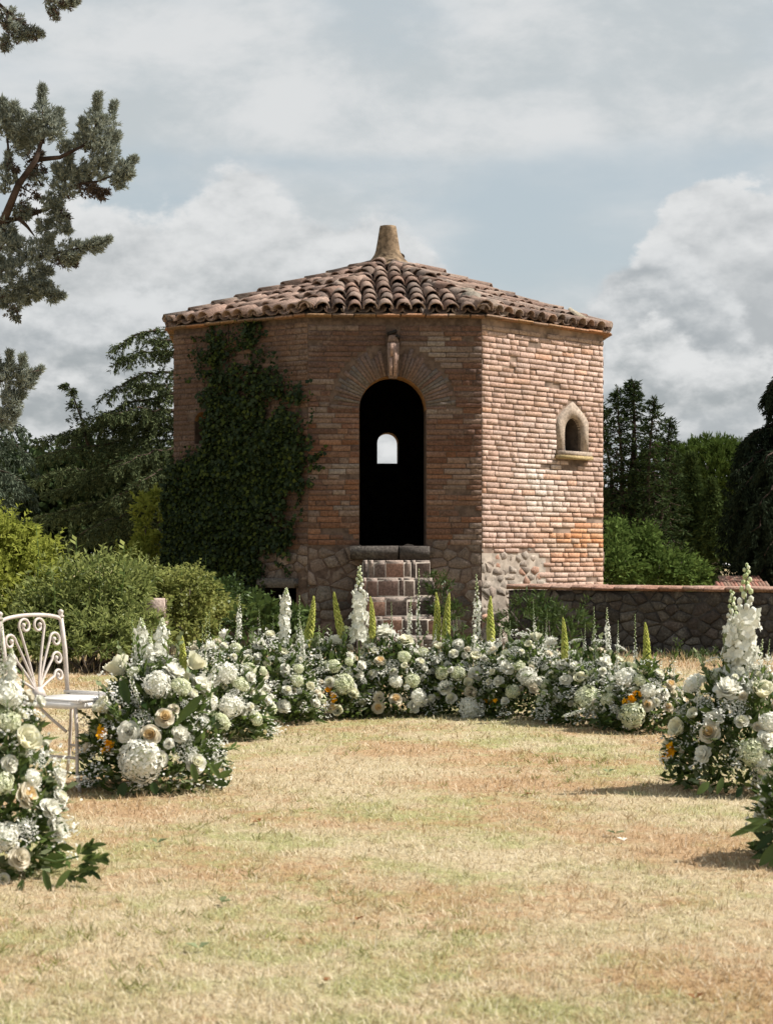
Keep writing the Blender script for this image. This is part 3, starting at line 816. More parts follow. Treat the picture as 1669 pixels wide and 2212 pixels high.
# finial: tapered four sided stone stub on a flared foot
fin = MB(); ang0 = math.radians(22)
prof = [(0, .36), (.07, .31), (.13, .25), (.19, .205), (.25, .183), (.40, .155), (.56, .128), (.60, .118), (.605, .0)]
zb0 = APEX.z - .05; kf = 8; V = []
for (hh, rr) in prof:
    for j in range(kf):
        a = ang0 + 2 * math.pi * j / kf; wob = 1 + .03 * fb((hh * 5, j, 2)); V.append((APEX.x + math.cos(a) * rr * wob, APEX.y + math.sin(a) * rr * wob, zb0 + hh))
fin.add(V, [(i * kf + j, i * kf + (j + 1) % kf, (i + 1) * kf + (j + 1) % kf, (i + 1) * kf + j) for i in range(len(prof) - 1) for j in range(kf)])
fin.build('finial', M['finial'], tower)

# brick steps up to the door ---------------------------------------------------
ud = DOOR['u'] + .03
steps = thing('brick_steps', 'flight of narrow brick steps with pale mortar below the arched doorway', 'steps', FF.p(ud, 0, .9))
tops = [1.10, .885, .655, .43, .21]
for k, zt in enumerate(tops):
    w1 = .27 + .27 * k; w0 = w1 - .27 - (.0 if k else .0); hw = .415 + .025 * k
    core = MB(); c0 = max(0.02, w0 - .02)
    core.box(FF.p(ud, (zt - .012) / 2, (c0 + w1) / 2 ), FF.d * hw, FF.n * ((w1 - c0) / 2), Vector((0, 0, (zt - .012) / 2)))
    st = core.build('step', M['steplime'], steps)
    u = -hw
    while u < hw - .02:                       # riser bricks on edge
        L = R.choice([.065, .075, .11, .13, .07, .24]) * R.uniform(.9, 1.1); L = min(L, hw - u)
        if hw - u - L < .04: L = hw - u
        c = R.choice([(.12, .085, .07), (.16, .105, .085), (.20, .15, .12), (.09, .07, .06), (.24, .14, .10)])
        put('brick', BRM[R.randrange(8)], st, frame(FF.p(ud + u + L / 2, zt - .115 + R.uniform(-.006, .006), w1 - .012 + R.uniform(-.009, .007)), FF.d * (L - R.uniform(.006, .018)), -FF.n * .05, Vector((0, 0, R.uniform(.155, .185)))), c)
        put('tread_brick', BRM[R.randrange(8)], st, frame(FF.p(ud + u + L / 2, zt - .012, w1 - .10), FF.d * (L - .012), Vector((0, 0, -.05)), -FF.n * .20), mixc(c, (.36, .30, .26), .65))
        u += L

# ------------------------------------------------------------------ ivy on the pavilion
def poly_in(x, y, poly):
    ins = np.zeros(len(x), bool); j = len(poly) - 1
    for i in range(len(poly)):
        xi, yi = poly[i]; xj, yj = poly[j]
        c = ((yi > y) != (yj > y)) & (x < (xj - xi) * (y - yi) / (yj - yi + 1e-9) + xi); ins ^= c; j = i
    return ins
IVY = [(452, 760), (470, 745), (484, 700), (494, 690), (502, 740), (516, 740), (524, 695), (545, 682), (566, 692), (572, 755), (600, 775), (612, 830), (640, 838), (662, 830), (668, 850), (655, 900),
       (652, 960), (650, 1010), (655, 1050), (640, 1062), (628, 1080), (606, 1110), (608, 1150), (590, 1170), (572, 1190), (560, 1235), (562, 1290), (560, 1345), (360, 1345), (358, 1150), (362, 1060), (366, 1035), (384, 1000), (408, 985), (428, 962), (448, 955), (450, 880), (440, 840), (445, 800)]
ivy = thing('ivy', 'dark green ivy climbing the shaded left wall of the brick pavilion', 'climbing plant', FL.p(1.2, 0))
mb = MB(); n = 60000
X = NR.uniform(352, 680, n); Y = NR.uniform(676, 1350, n)
nz = np.array([mnoise.fractal((a * .02, b * .02, 0), 1, 2, 3) for a, b in zip(X, Y)])
n2_ = NR.normal(size=(2, n)); ok = poly_in(X + nz * 38 + n2_[0] * 12, Y + nz * 30 + n2_[1] * 17, IVY) & ((nz + .12 * n2_[0] > -.30) | (Y > 940)) & (NR.rand(n) < np.clip((Y - 665) / 330, .12, 1)) & ~((X > 416) & (X < 447) & (Y > 886) & (Y < 962)); X, Y, nz = X[ok], Y[ok], nz[ok]
Pt, Nn = [], []
for x, y, q in zip(X, Y, nz):
    f = FL if x < 664 else FF
    u, z = f.uz(x, y); u = max(u, -.08)
    edge = .03 + .10 * max(0, q + .35) * min(1, (y - 690) / 150)
    Pt.append(f.p(u, max(z, .02), .03 + R.random() * edge + R.random() ** 2 * .05)); Nn.append(f.n)
strand = []
for q in range(34):                              # stray runners creeping past the edge
    x, y = R.choice([(R.uniform(450, 480), R.uniform(740, 800)), (R.uniform(500, 570), R.uniform(700, 760)), (R.uniform(600, 660), R.uniform(800, 900)), (R.uniform(640, 660), R.uniform(900, 1070)), (R.uniform(570, 615), R.uniform(1080, 1230))])
    a = R.uniform(-2.4, -.6) if y < 900 else R.uniform(-.9, .9); L = R.uniform(25, 75); pts = []
    for k in range(12):
        x += math.cos(a) * L / 12; y += math.sin(a) * L / 12; a += R.gauss(0, .22)
        if y < 684: break
        f = FL if x < 664 else FF; u, z = f.uz(x, y)
        for r_ in range(2): Pt.append(f.p(u + R.gauss(0, .018), z + R.gauss(0, .02), .02 + R.random() * .03)); Nn.append(f.n)
        pts.append(f.p(u, z, .014))
    if len(pts) > 3: strand.append(pts)
Pt = np.array(Pt); Nn = np.array(Nn)
D = unit(np.array([[0, 0, -1.]]) + Nn * .45 + NR.normal(size=Pt.shape) * .42)
Lf = .028 + .042 * NR.rand(len(Pt)) ** 1.6
Nl = unit(Nn + NR.normal(size=Pt.shape) * .5)
cards(mb, Pt, D, Lf, Lf * 1.05, 0, fold=.12, N_=Nl, mid=.38)
for k in range(len(mb.f)):
    pass
mb.build('foliage', M['ivy'], ivy, kind='stuff')
mb2 = MB(); e = NR.rand(len(Pt)) < .12
cards(mb2, Pt[e] + Nn[e] * .02, D[e], Lf[e], Lf[e], 0, N_=Nl[e], mid=.38); mb2.build('young_foliage', M['ivy_young'], ivy, kind='stuff')
vn = MB()
for (xa, ya, xb, yb) in ((470, 1340, 492, 700), (520, 1340, 540, 690), (560, 1200, 650, 845), (440, 1340, 455, 800)):
    f = FL; pts = []
    for t in np.linspace(0, 1, 12):
        u, z = f.uz(xa + (xb - xa) * t + 8 * math.sin(t * 9), ya + (yb - ya) * t); pts.append(f.p(u, max(z, 0), .02))
    vn.tube(pts, list(np.linspace(.02, .006, 12)), 5)
for pts in strand: vn.tube(pts, .004, 4)
vn.build('stem', M['bark'], ivy)

# ------------------------------------------------------------------ low stone wall on the right
WA, WB = Vector((1.52, 23.05, 0)), Vector((8.4, 18.7, 0))
class WF: pass
wd = (WB - WA).normalized(); wl = (WB - WA).length; wn = Vector((wd.y, -wd.x, 0))
wallp = lambda u, z, w=0: WA + wd * u + wn * w + Vector((0, 0, z))
lw = thing('stone_wall', 'low dark rubble stone wall with brick coping running right from the pavilion', 'wall', (WA + WB) / 2)
c = MB(); c.box(wallp(wl / 2, .37, -.2), wd * wl / 2, wn * .2, Vector((0, 0, .37))); c.build('wall_core', M['mortar_dark'], lw)
STC_keep = STC; STC = [(.055, .048, .041), (.066, .058, .050), (.048, .042, .037), (.076, .067, .058), (.060, .049, .043), (.095, .085, .074)]
rubble(wallp, wd, wn, 4.3, .0, lambda u: .765, lw, pw=.19, ph=.105, proud=.014, gap=.004)
rmw = MB(); rubble(lambda u, z, w=0: wallp(u + 4.3, z, w), wd, wn, wl - 4.3, .0, lambda u: .765, lw, mono=rmw, pw=.24, ph=.15)
rmw.build('far_stones', M['stone_mass'], lw, kind='stuff'); STC = STC_keep
u = -.02
while u < wl:
    L = R.uniform(.26, .34)
    put('coping_brick', BRM[R.randrange(8)], lw, frame(wallp(u + L / 2, .782 + R.uniform(-.004, .004), -.19), wd * (L - .006), -wn * .50, Vector((0, 0, .062))), mixc((.30, .155, .11), (.36, .27, .22), R.random() * .7))
    u += L

# ------------------------------------------------------------------ shrubs
def curve(a, b, droop=0., n=10, wob=0.):
    a, b = Vector(a), Vector(b); out = []
    for i in range(n):
        t = i / (n - 1); p = a.lerp(b, t); p.z += droop * 4 * t * (1 - t); out.append(p + Vector((R.gauss(0, wob), R.gauss(0, wob), R.gauss(0, wob))) * (0 if i in (0, n - 1) else 1))
    return out
def along(pts, t):
    q = t * (len(pts) - 1); i = min(int(q), len(pts) - 2); return pts[i].lerp(pts[i + 1], q - i), (pts[i + 1] - pts[i]).normalized()
def bush(name, label, cat, ells, leaf, mats, nleaf, leafw=.55, droop=.1, clumps=26, stems=True, group=None, core=True):
    """ells: list of (centre, (rx,ry,rz)); leaves grouped in clumps spread through the outer volume"""
    base = Vector((ells[0][0][0], ells[0][0][1], 0))
    t = thing(name, label, cat, base, group); mb = MB(); tot = sum(e[1][0] * e[1][2] for e in ells)
    for (c, r) in ells:
        c, r = np.array(c, float), np.array(r, float); k = max(6, int(clumps * r[0] * r[2] / tot * len(ells)))
        cd = rdir(k); cd[:, 2] = np.abs(cd[:, 2]) * 1.1 - .25
        cc = c + unit(cd) * r * NR.uniform(.5, 1.18, (k, 1)); cs = NR.uniform(.12, .36, k) * r.min()
        n = int(nleaf * r[0] * r[2] / tot); idx = NR.randint(0, k, n)
        dv = rdir(n) * (NR.rand(n, 1) ** .5); P = cc[idx] + dv * cs[idx][:, None] * np.array([1.25, 1.25, .9])
        P[:, 2] = np.maximum(P[:, 2], .01)
        D = unit(dv * .7 + unit(P - c) * .6 + NR.normal(size=P.shape) * .55 + np.array([0, 0, -droop]))
        L = leaf * NR.uniform(.6, 1.25, n)
        cards(mb, P, D, L, L * leafw, 0, tint=np.clip(NR.rand(n) * .75 + .25 * NR.rand(k)[idx], 0, 1), N_=unit(rdir(n) + np.array([0, 0, .9])))
    for (c, r) in ells:                              # loose sprigs breaking the outline
        for q in range(int(34 * max(r[0], r[2]) if stems else 4)):
            v = Vector((R.gauss(0, 1), R.gauss(0, .8), abs(R.gauss(0, 1)) + .25)).normalized(); c_ = Vector(c)
            p0 = c_ + Vector((v.x * r[0], v.y * r[1], v.z * r[2])) * .8; p1 = p0 + (v + Vector((R.gauss(0, .3), R.gauss(0, .3), .5))).normalized() * R.uniform(.14, .42) * min(1, r[0] / .4)
            pts = curve(p0, p1, R.uniform(-.02, .03), 6); mb.tube(pts, [.006, .005, .005, .004, .003, .002], 3)
            for k in range(11):
                pp, dd = along(pts, .15 + .85 * k / 11); sd = dd.orthogonal().normalized(); sd.rotate(Quaternion(dd, k * 2.4)); L = leaf * R.uniform(.6, 1.2) * (1.1 - .04 * k)
                cards(mb, np.array([tuple(pp)]), np.array([tuple(dd * .6 + sd * .8)]), L, L * leafw, 0, tint=np.array([R.uniform(.3, 1)]), N_=unit(np.array([[R.gauss(0, .4), R.gauss(0, .4), 1.]])))
    mb.build('foliage', mats, t, kind='stuff')
    if stems:
        sb = MB()
        for (c, r) in ells:
            for q in range(5):
                a = R.uniform(0, 6.28); e = Vector((c[0] + math.cos(a) * r[0] * .6, c[1] + math.sin(a) * r[1] * .6, c[2] + r[2] * .6))
                b0 = Vector((c[0] + R.uniform(-.1, .1), c[1] + R.uniform(-.1, .1), 0)); sb.tube([b0, (b0 + e) / 2 + Vector((R.uniform(-.1, .1), 0, .05)), e], [.018, .012, .005], 5)
        sb.build('stem', M['barkgrey'], t)
    return t
def E(x, y, d, rx, ry, rz): p = at(x, y, d); return ((p.x, p.y, p.z), (rx, ry, rz))
bush('shrub', 'tall lime green shrub at the left edge, highest of the bushes behind the chair', 'shrub',
     [E(15, 1310, 20.2, .70, .5, .62), E(-40, 1215, 20.6, .5, .5, .6), E(75, 1250, 20.6, .35, .4, .42), E(10, 1175, 20.4, .3, .3, .28), E(30, 1380, 19.6, .6, .4, .30)], .075, M['shrub_lime'], 15000, .5, .1, 90)
bush('shrub', 'mid green bush with upright leafy shoots directly behind the white chair', 'shrub',
     [E(185, 1320, 19.6, .66, .5, .50), E(120, 1355, 19.3, .5, .4, .34), E(245, 1305, 19.8, .44, .4, .46), E(215, 1385, 19.0, .66, .35, .26), E(290, 1370, 19.2, .3, .3, .26), E(185, 1405, 18.7, .75, .25, .14), E(60, 1405, 18.8, .6, .25, .14)], .085, M['shrub_mid'], 14000, .34, .15, 90)
bush('shrub', 'rounded mound of small yellow green leaves spilling over the stone post', 'shrub',
     [E(350, 1285, 20.3, .52, .5, .27), E(415, 1310, 20.2, .28, .4, .32), E(300, 1290, 20.5, .35, .4, .30), E(405, 1375, 19.9, .34, .3, .24), E(460, 1330, 20.6, .3, .3, .2)], .05, M['shrub_ivy'], 13000, .7, .3, 80)
bush('shrub', 'bright yellow green bush between the cedar and the ivy covered wall', 'shrub',
     [E(335, 1150, 26.5, .30, .4, .62), E(312, 1250, 26.2, .45, .4, .6)], .085, M['shrub_lime'], 3200, .5, .1, 40)
bush('shrub', 'dark bush in the shade at the foot of the ivy', 'shrub',
     [E(475, 1330, 21.6, .42, .4, .42), E(540, 1345, 21.4, .3, .35, .26)], .06, M['shrub_dark'], 3600, .6, .2, 40)
bush('shrub', 'low plant with broad glossy leaves below the dark cellar opening', 'plant',
     [E(575, 1370, 17.6, .30, .25, .26), E(630, 1365, 17.8, .2, .2, .2)], .13, M['shrub_dark'], 420, .42, .1, 26)
bush('shrub', 'small fine leaved weed growing right of the brick steps', 'plant',
     [E(945, 1300, 22.3, .16, .14, .36), E(960, 1345, 22.1, .22, .16, .25)], .06, M['shrub_dark'], 900, .3, -.3, 24)
bush('shrub', 'dark green bush in front of the left end of the stone wall', 'shrub',
     [E(1140, 1360, 20.3, .33, .25, .34), E(1215, 1370, 20.0, .32, .25, .24)], .085, M['shrub_dark'], 1500, .25, -.3, 30)
bush('shrub', 'low tuft of weeds along the foot of the stone wall at right', 'plant',
     [E(1470, 1425, 20.6, .22, .12, .09), E(1540, 1424, 20.4, .16, .1, .07)], .07, M['shrub_dark'], 260, .22, -.5, 16, stems=False)
bush('shrub', 'green leafy bush beyond the stone wall beside the sunlit brick wall', 'shrub',
     [E(1350, 1215, 30, .62, .6, .62), E(1440, 1250, 29.5, .62, .6, .45), E(1495, 1268, 29.5, .30, .4, .22), E(1310, 1260, 29, .5, .5, .6)], .085, M['shrub_green'], 11000, .55, .15, 80)
# tall shoots standing out of the mid bush
def shoot(label, x0, y0, x1, y1, d, lf, n=16, m='shrub_mid'):
    a, b = at(x0, y0, d), at(x1, y1, d - .1); t = thing('leafy_shoot', label, 'plant', (a.x, a.y, 0)); st = MB(); st.tube([(a.x, a.y, 0), a, (a + b) / 2 + Vector((.02, 0, 0)), b], [.009, .008, .006, .003], 5); st.build('stem', M['stem'], t)
    for k in range(n):
        q = a.lerp(b, (k + .5) / n); an = k * 2.4; lb = MB()
        D = np.array([[math.cos(an), math.sin(an) * .8, .45]]); cards(lb, np.array([q]), D, lf * R.uniform(.8, 1.15), lf * .42, 0, N_=np.array([[0, 0, 1.]]), fold=.1)
        lb.build('leaf', M[m], t)
shoot('low shoot arching out of the mid bush towards the chair back', 120, 1330, 108, 1215, 19.0, .11, 14)
shoot('shoot between the two tall upright ones of the mid bush', 210, 1300, 214, 1198, 19.2, .11, 14)
shoot('leafy shoot topping the mound beside the stone post', 385, 1290, 392, 1218, 20.0, .08, 14, 'shrub_ivy')
shoot('tall upright shoot with oval leaves rising from the bush, left of the next one', 158, 1290, 165, 1165, 19.4, .13)
shoot('tall upright shoot with oval leaves nearest the pavilion side of the bush', 262, 1290, 268, 1175, 19.3, .13)
shoot('pale leafy shoot rising from the lime shrub behind the chair', 82, 1250, 78, 1135, 20, .12, 14, 'shrub_lime')
# weathered stone post half hidden by the mound of leaves
pb = at(332, 1330, 19.7); post = thing('stone_post', 'weathered pinkish stone post half hidden under yellow green leaves', 'post', (pb.x, pb.y, 0))
k = 0
for zz, w, hh in ((.12, .34, .25), (.36, .30, .24), (.60, .26, .24)):
    put('stone', BRMS[k + 4], post, frame(Vector((pb.x, pb.y, zz)), Vector((w, 0, 0)), Vector((0, .3, 0)), Vector((0, 0, hh))), [(.34, .25, .22), (.30, .22, .19), (.37, .29, .25)][k]); k += 1

# ------------------------------------------------------------------ trees
def needles(mb, P, D, nper, L, Wd, spread, mat=0, tintr=(0, 1), up=0.):
    P = np.repeat(np.asarray(P), nper, 0); D = np.repeat(np.asarray(D), nper, 0); n = len(P)
    D2 = unit(D + NR.normal(size=P.shape) * spread + np.array([0, 0, up]))
    cards(mb, P + NR.normal(size=P.shape) * L * .18, D2, L * NR.uniform(.6, 1.3, n), Wd * NR.uniform(.7, 1.3, n), mat, tint=NR.uniform(*tintr, n))
def drooping_limb(mb, wood, a, b, arch, width, nsub, hang, needle, nper=5, mat=0, wr=.03, tip=None):
    """a limb of a cedar: sprays to both sides of it, hanging at their ends"""
    pts = curve(a, b, arch, 12, .03)
    if tip: pts += [pts[-1] + Vector(tip) * k for k in (.5, 1.)]
    wood.tube(pts, list(np.linspace(wr, wr * .2, len(pts))), 5)
    Ps, Ds = [], []
    for k in range(nsub):
        t = .12 + .88 * (k + R.random()) / nsub; p, d = along(pts, t)
        side = d.cross(Vector((0, 0, 1))).normalized() * (1 if k % 2 else -1)
        L = width * (1 - .62 * t) * R.uniform(.6, 1.15); m = max(4, int(L / .07))
        dirn = (side * .75 + d * .75).normalized()
        for j in range(m):
            s = (j + .5) / m; q = p + dirn * L * s + Vector((0, 0, -hang * L * s * s)); Ps.append(q); Ds.append((dirn + Vector((0, 0, -hang * 1.6 * s))).normalized())
            if R.random() < .5: Ps.append(q + Vector((0, 0, -R.random() * hang * .3 * L))); Ds.append(Vector((R.gauss(0, .2), R.gauss(0, .2), -1)))
    needles(mb, Ps, Ds, nper, needle, needle * .26, .42, mat)

# cedar left of the pavilion
d0 = 31.; tb = at(430, 1195, d0)
ced = thing('cedar_tree', 'large dark cedar with drooping layered branches behind the left side of the pavilion', 'tree', (tb.x, tb.y, 0))
wood, nd = MB(), MB(); tr = MB(); top = at(415, 690, d0)
tr.tube(curve((tb.x, tb.y, 0), top, 0, 8, .04), list(np.linspace(.30, .04, 8)), 9); tr.build('trunk', M['bark'], ced)
for (xb, yb, xt, yt, dd, wd_, ns, arch, hg) in [
    (415, 720, 248, 748, -.6, .55, 26, .35, .55), (415, 770, 252, 782, .3, .6, 28, .42, .5), (420, 760, 330, 735, -.9, .5, 22, .2, .6), (420, 800, 232, 850, -1.0, .7, 30, .35, .6), (425, 850, 190, 905, -.4, .8, 36, .30, .5),
    (425, 880, 150, 940, .6, .8, 36, .32, .5), (428, 900, 225, 890, -1.2, .7, 30, .2, .6), (428, 940, 92, 945, .2, .9, 44, .50, .5), (430, 960, 78, 990, -.5, .9, 46, .42, .5), (430, 1000, 110, 1060, .9, .9, 42, .3, .4), (430, 960, 250, 1010, -1.6, .8, 36, .2, .5),
    (430, 1020, 240, 1080, -1.4, .8, 34, .25, .5), (430, 1060, 160, 1165, -1.1, .8, 38, .30, .45), (430, 1050, 120, 1110, .5, .9, 40, .2, .5), (430, 1100, 200, 1200, -.3, .8, 36, .2, .4), (430, 1110, 100, 1180, 1.0, .9, 40, .2, .4),
    (430, 1000, 300, 1040, -1.8, .7, 32, .2, .6), (430, 1140, 290, 1230, -1.0, .8, 30, .1, .4), (430, 860, 300, 830, 1.0, .8, 30, .2, .5), (430, 900, 260, 940, 1.4, .9, 34, .2, .5), (430, 980, 60, 1040, 1.8, 1., 44, .2, .5), (430, 1040, 40, 1130, 2.2, 1., 44, .2, .5),
    (440, 900, 640, 960, 1.5, .8, 30, .2, .5), (440, 1000, 660, 1080, 1.2, .9, 30, .2, .5)]:
    a = at(xb, yb, d0); b = at(xt, yt, d0 + dd)
    drooping_limb(nd, wood, a, b, arch * .35, wd_, int(ns * 1.15), hg, .075, 8)
lead = curve(at(200, 985, d0 + .2), at(150, 835, d0), .05, 10, .01); wood.tube(lead, list(np.linspace(.035, .008, 10)), 5)
Ps, Ds = [], []
for k in range(150):
    t = R.random() ** .8; p, d = along(lead, t); a = R.uniform(0, 6.28); L = (1 - t) * .36 + .05; s = R.random()
    Ps.append(p + Vector((math.cos(a) * L * s, math.sin(a) * L * s, -.25 * L * s))); Ds.append(Vector((math.cos(a), math.sin(a), -.5)))
for k in range(26): Ps.append(lead[-1] + Vector((-.13 * k / 26, 0, .03 - .05 * (k / 26) ** 2))); Ds.append(Vector((-1, R.gauss(0, .3), -.3)))
needles(nd, Ps, Ds, 9, .07, .018, .4)
wood.build('limb', M['bark'], ced); nd.build('foliage', M['cedar'], ced, kind='stuff')

# second, bluer cedar whose branches enter at the left edge
d1 = 24.; tb = at(-150, 1195, d1)
c2 = thing('cedar_tree', 'blue green cedar at the left edge with drooping branch ends above the lime shrub', 'tree', (tb.x, tb.y, 0))
wood, nd, tr = MB(), MB(), MB()
tr.tube(curve((tb.x, tb.y, 0), at(-150, 700, d1), 0, 6, .03), list(np.linspace(.24, .05, 6)), 8); tr.build('trunk', M['bark'], c2)
for (yb, xt, yt, dd, wd_, ns, hg) in [(880, 50, 925, -.3, .6, 34, .8), (900, 62, 980, .3, .7, 34, .8), (960, 40, 1040, -.5, .7, 34, .8), (990, 70, 1060, .4, .7, 36, .8), (1040, 30, 1110, -.3, .7, 34, .8), (1080, 50, 1150, .3, .7, 34, .7), (850, 20, 900, .5, .6, 30, .8), (1000, 0, 1060, -.8, .7, 30, .8), (1100, 20, 1190, -.6, .7, 30, .6)]:
    drooping_limb(nd, wood, at(-150, yb, d1), at(xt, yt, d1 + dd), .14, wd_, ns, hg, .065, 8)
wood.build('limb', M['bark'], c2); nd.build('foliage', M['cedar_blue'], c2, kind='stuff')

# grey green cypress overhanging from the left: limbs and plumes
d2 = 15.; tb = at(-190, 1195, d2)
cy = thing('cypress_tree', 'tall grey green cypress leaning in from the left edge against the clouds', 'tree', (tb.x, tb.y, 0))
wood, nd, dry, tr = MB(), MB(), MB(), MB()
tr.tube(curve((tb.x, tb.y, 0), at(-120, -60, d2), 0, 8, .04), list(np.linspace(.20, .07, 8)), 9); tr.build('trunk', M['bark'], cy)
for pts in ([(-150, 520, 0), (-20, 495, .1), (8, 478, 0), (40, 400, -.1), (78, 345, -.1), (95, 290, 0), (92, 240, 0)], [(8, 478, 0), (50, 470, .1), (110, 448, .1), (160, 400, 0), (210, 392, 0), (265, 372, 0)],
            [(78, 345, 0), (130, 340, -.1), (180, 315, -.1), (215, 260, 0)], [(-150, 620, 0), (-10, 590, 0), (60, 560, 0), (130, 545, 0), (225, 525, 0)], [(40, 470, 0), (60, 490, 0), (75, 510, 0)], [(-150, 680, 0), (0, 640, 0), (60, 630, 0), (120, 640, 0)],
            [(-150, 20, 0), (0, 10, 0), (40, 45, 0), (85, 75, 0)], [(-150, -60, 0), (60, -30, 0), (120, 5, 0), (160, 15, 0)], [(-150, 860, 0), (-20, 830, 0), (40, 810, 0), (85, 800, 0)], [(40, 400, 0), (20, 340, 0), (15, 280, 0)]):
    pp = [at(x, y, d2 + dd) for x, y, dd in pts]; wood.tube(pp, list(np.linspace(.05 if len(pts) > 6 else .022, .006, len(pp))), 6)
def plume(x0, y0, x1, y1, w, n=170, dd=0., brown=.0, up=.35):
    a, b = at(x0, y0, d2 + dd), at(x1, y1, d2 + dd + R.uniform(-.1, .1)); ax = (b - a); L = ax.length; ax.normalize(); w = w * d2 / F
    P, D = [], []
    wood.tube([a, a.lerp(b, .6)], [.012, .004], 4)
    for k in range(n):
        t = R.random() ** .85; an = R.uniform(0, 6.28); e1 = ax.orthogonal().normalized(); e2 = ax.cross(e1); rad = e1 * math.cos(an) + e2 * math.sin(an)
        r = w * (math.sin(min(1, t * 1.25 + .12) * math.pi) ** .6 * .8 + .12) * R.random() ** .6
        lump = 1 + .35 * mnoise.noise(Vector((t * 5, an, x0 * .1)))
        P.append(a + ax * L * t + rad * r * lump); D.append((rad * .8 + ax * .7 + Vector((0, 0, up))).normalized())
    nb = int(len(P) * brown)
    if nb: needles(dry, P[:nb], D[:nb], 6, .034, .011, .7)
    if nb < len(P): needles(nd, P[nb:], D[nb:], 14, .040, .0085, .5)
for a in [(95, 310, 92, 188, 34, 200), (70, 300, 30, 225, 34, 170), (40, 290, 5, 215, 30, 150), (110, 300, 130, 240, 30, 150), (60, 280, 75, 300, 46, 220), (30, 320, 60, 300, 34, 120),
          (200, 330, 214, 203, 40, 260), (225, 320, 248, 222, 26, 130), (185, 330, 180, 260, 30, 150), (215, 360, 255, 290, 34, 200), (190, 380, 240, 340, 36, 180), (160, 370, 190, 390, 28, 130),
          (255, 385, 292, 340, 24, 160), (240, 400, 285, 375, 18, 90), (150, 430, 120, 360, 34, 170), (130, 330, 150, 310, 24, 90), (100, 450, 130, 440, 36, 150), (120, 470, 150, 500, 26, 100), (40, 440, 60, 470, 26, 70),
          (130, 545, 200, 530, 26, 170), (190, 540, 238, 516, 16, 120), (60, 560, 20, 510, 40, 200), (30, 600, 0, 560, 44, 180), (90, 560, 110, 510, 34, 160), (60, 590, 110, 585, 40, 200), (130, 570, 170, 555, 18, 90), (10, 500, 12, 470, 20, 60),
          (60, 630, 110, 615, 28, 140), (100, 640, 138, 640, 14, 90), (30, 640, 60, 650, 34, 140), (0, 620, 10, 660, 40, 120), (20, 670, 40, 690, 18, 60, 0, .6),
          (20, 60, 60, 80, 34, 170, 0, .3), (0, 20, 20, 60, 30, 130, 0, .4), (60, 70, 92, 74, 15, 80, 0, .5), (100, 0, 140, 10, 26, 120, 0, .3), (140, 10, 168, 0, 20, 90, 0, .3), (110, 20, 125, 42, 10, 40, 0, .8), (20, 80, 10, 110, 14, 50, 0, .5),
          (10, 420, 20, 330, 34, 120), (-10, 300, 10, 230, 40, 140), (0, 540, 30, 500, 40, 140), (80, 500, 110, 480, 26, 90), (100, 600, 80, 640, 36, 150), (20, 610, 50, 640, 44, 150), (90, 400, 70, 370, 22, 60), (140, 390, 150, 340, 30, 130),
          (20, 850, 22, 762, 26, 120), (50, 840, 50, 768, 22, 110), (40, 840, 92, 795, 18, 110), (0, 830, -10, 770, 34, 120), (10, 880, 50, 850, 34, 150), (0, 910, 40, 890, 30, 120)]:
    plume(*a)
for a in [(60, 360, 100, 370, 26, 60, 0, 1.), (40, 400, 90, 430, 30, 60, 0, 1.), (160, 405, 235, 415, 18, 130, 0, 1.), (190, 400, 225, 430, 14, 70, 0, 1.), (60, 350, 90, 330, 30, 70, 0, .8), (30, 460, 80, 455, 26, 70, 0, 1.), (120, 560, 165, 572, 14, 60, 0, 1.), (20, 350, 40, 370, 14, 30, 0, 1.), (120, 460, 150, 470, 14, 50, 0, 1)]:
    plume(*a, up=-.3)
wood.build('limb', M['bark'], cy); nd.build('foliage', M['cypress'], cy, kind='stuff'); dry.build('dry_foliage', M['cypress_brown'], cy, kind='stuff')

def conifer(label, name, x, ybase, ytop, d, half, mat, n, needle, tops=(), droop=.45, trunkm='bark', seed=0, ylow=None, dens=7, p=.8):
    tb, tp = at(x, HY, d), at(x, ytop, d); H = tp.z
    t = thing(name, label, 'tree', (tb.x, tb.y, 0)); tr = MB(); tr.tube(curve((tb.x, tb.y, -.2), tp, 0, 7, .03), list(np.linspace(.035 * H + .05, .02, 7)), 8); tr.build('trunk', M[trunkm], t)
    hw = half * d / F; P, D = [], []; wood = MB()
    def cone(bx, by, z0, z1, w, n):
        for k in range(n):
            f = R.random() ** .9; zz = z0 + (z1 - z0) * f; az = R.uniform(0, 6.28); ln = w * (1 - f) ** p * R.uniform(.6, 1.1) * (1 + .3 * mnoise.noise(Vector((az * 1.5, zz * .8, seed)))) + .02
            m = max(2, int(ln / .17)); base = Vector((bx, by, zz)); dr = Vector((math.cos(az), math.sin(az), 0))
            for j in range(m):
                s = (j + .4) / m; q = base + dr * ln * s + Vector((0, 0, .12 * ln * s - droop * ln * s * s))
                P.append(q); D.append((dr + Vector((R.gauss(0, .4), R.gauss(0, .4), .1 - droop * s + 1.6 * max(0, f - .8) * 5))).normalized())
    cone(tb.x, tb.y, .3, H, hw, n)
    for (xx, yy, w, nn) in tops:
        q = at(xx, yy, d + R.uniform(-.4, .4)); cone(q.x, q.y, q.z * .45, q.z, w * d / F, nn)
    nb = MB(); needles(nb, P, D, dens, needle, needle * .24, .5, up=.05); nb.build('foliage', mat, t, kind='stuff'); return t
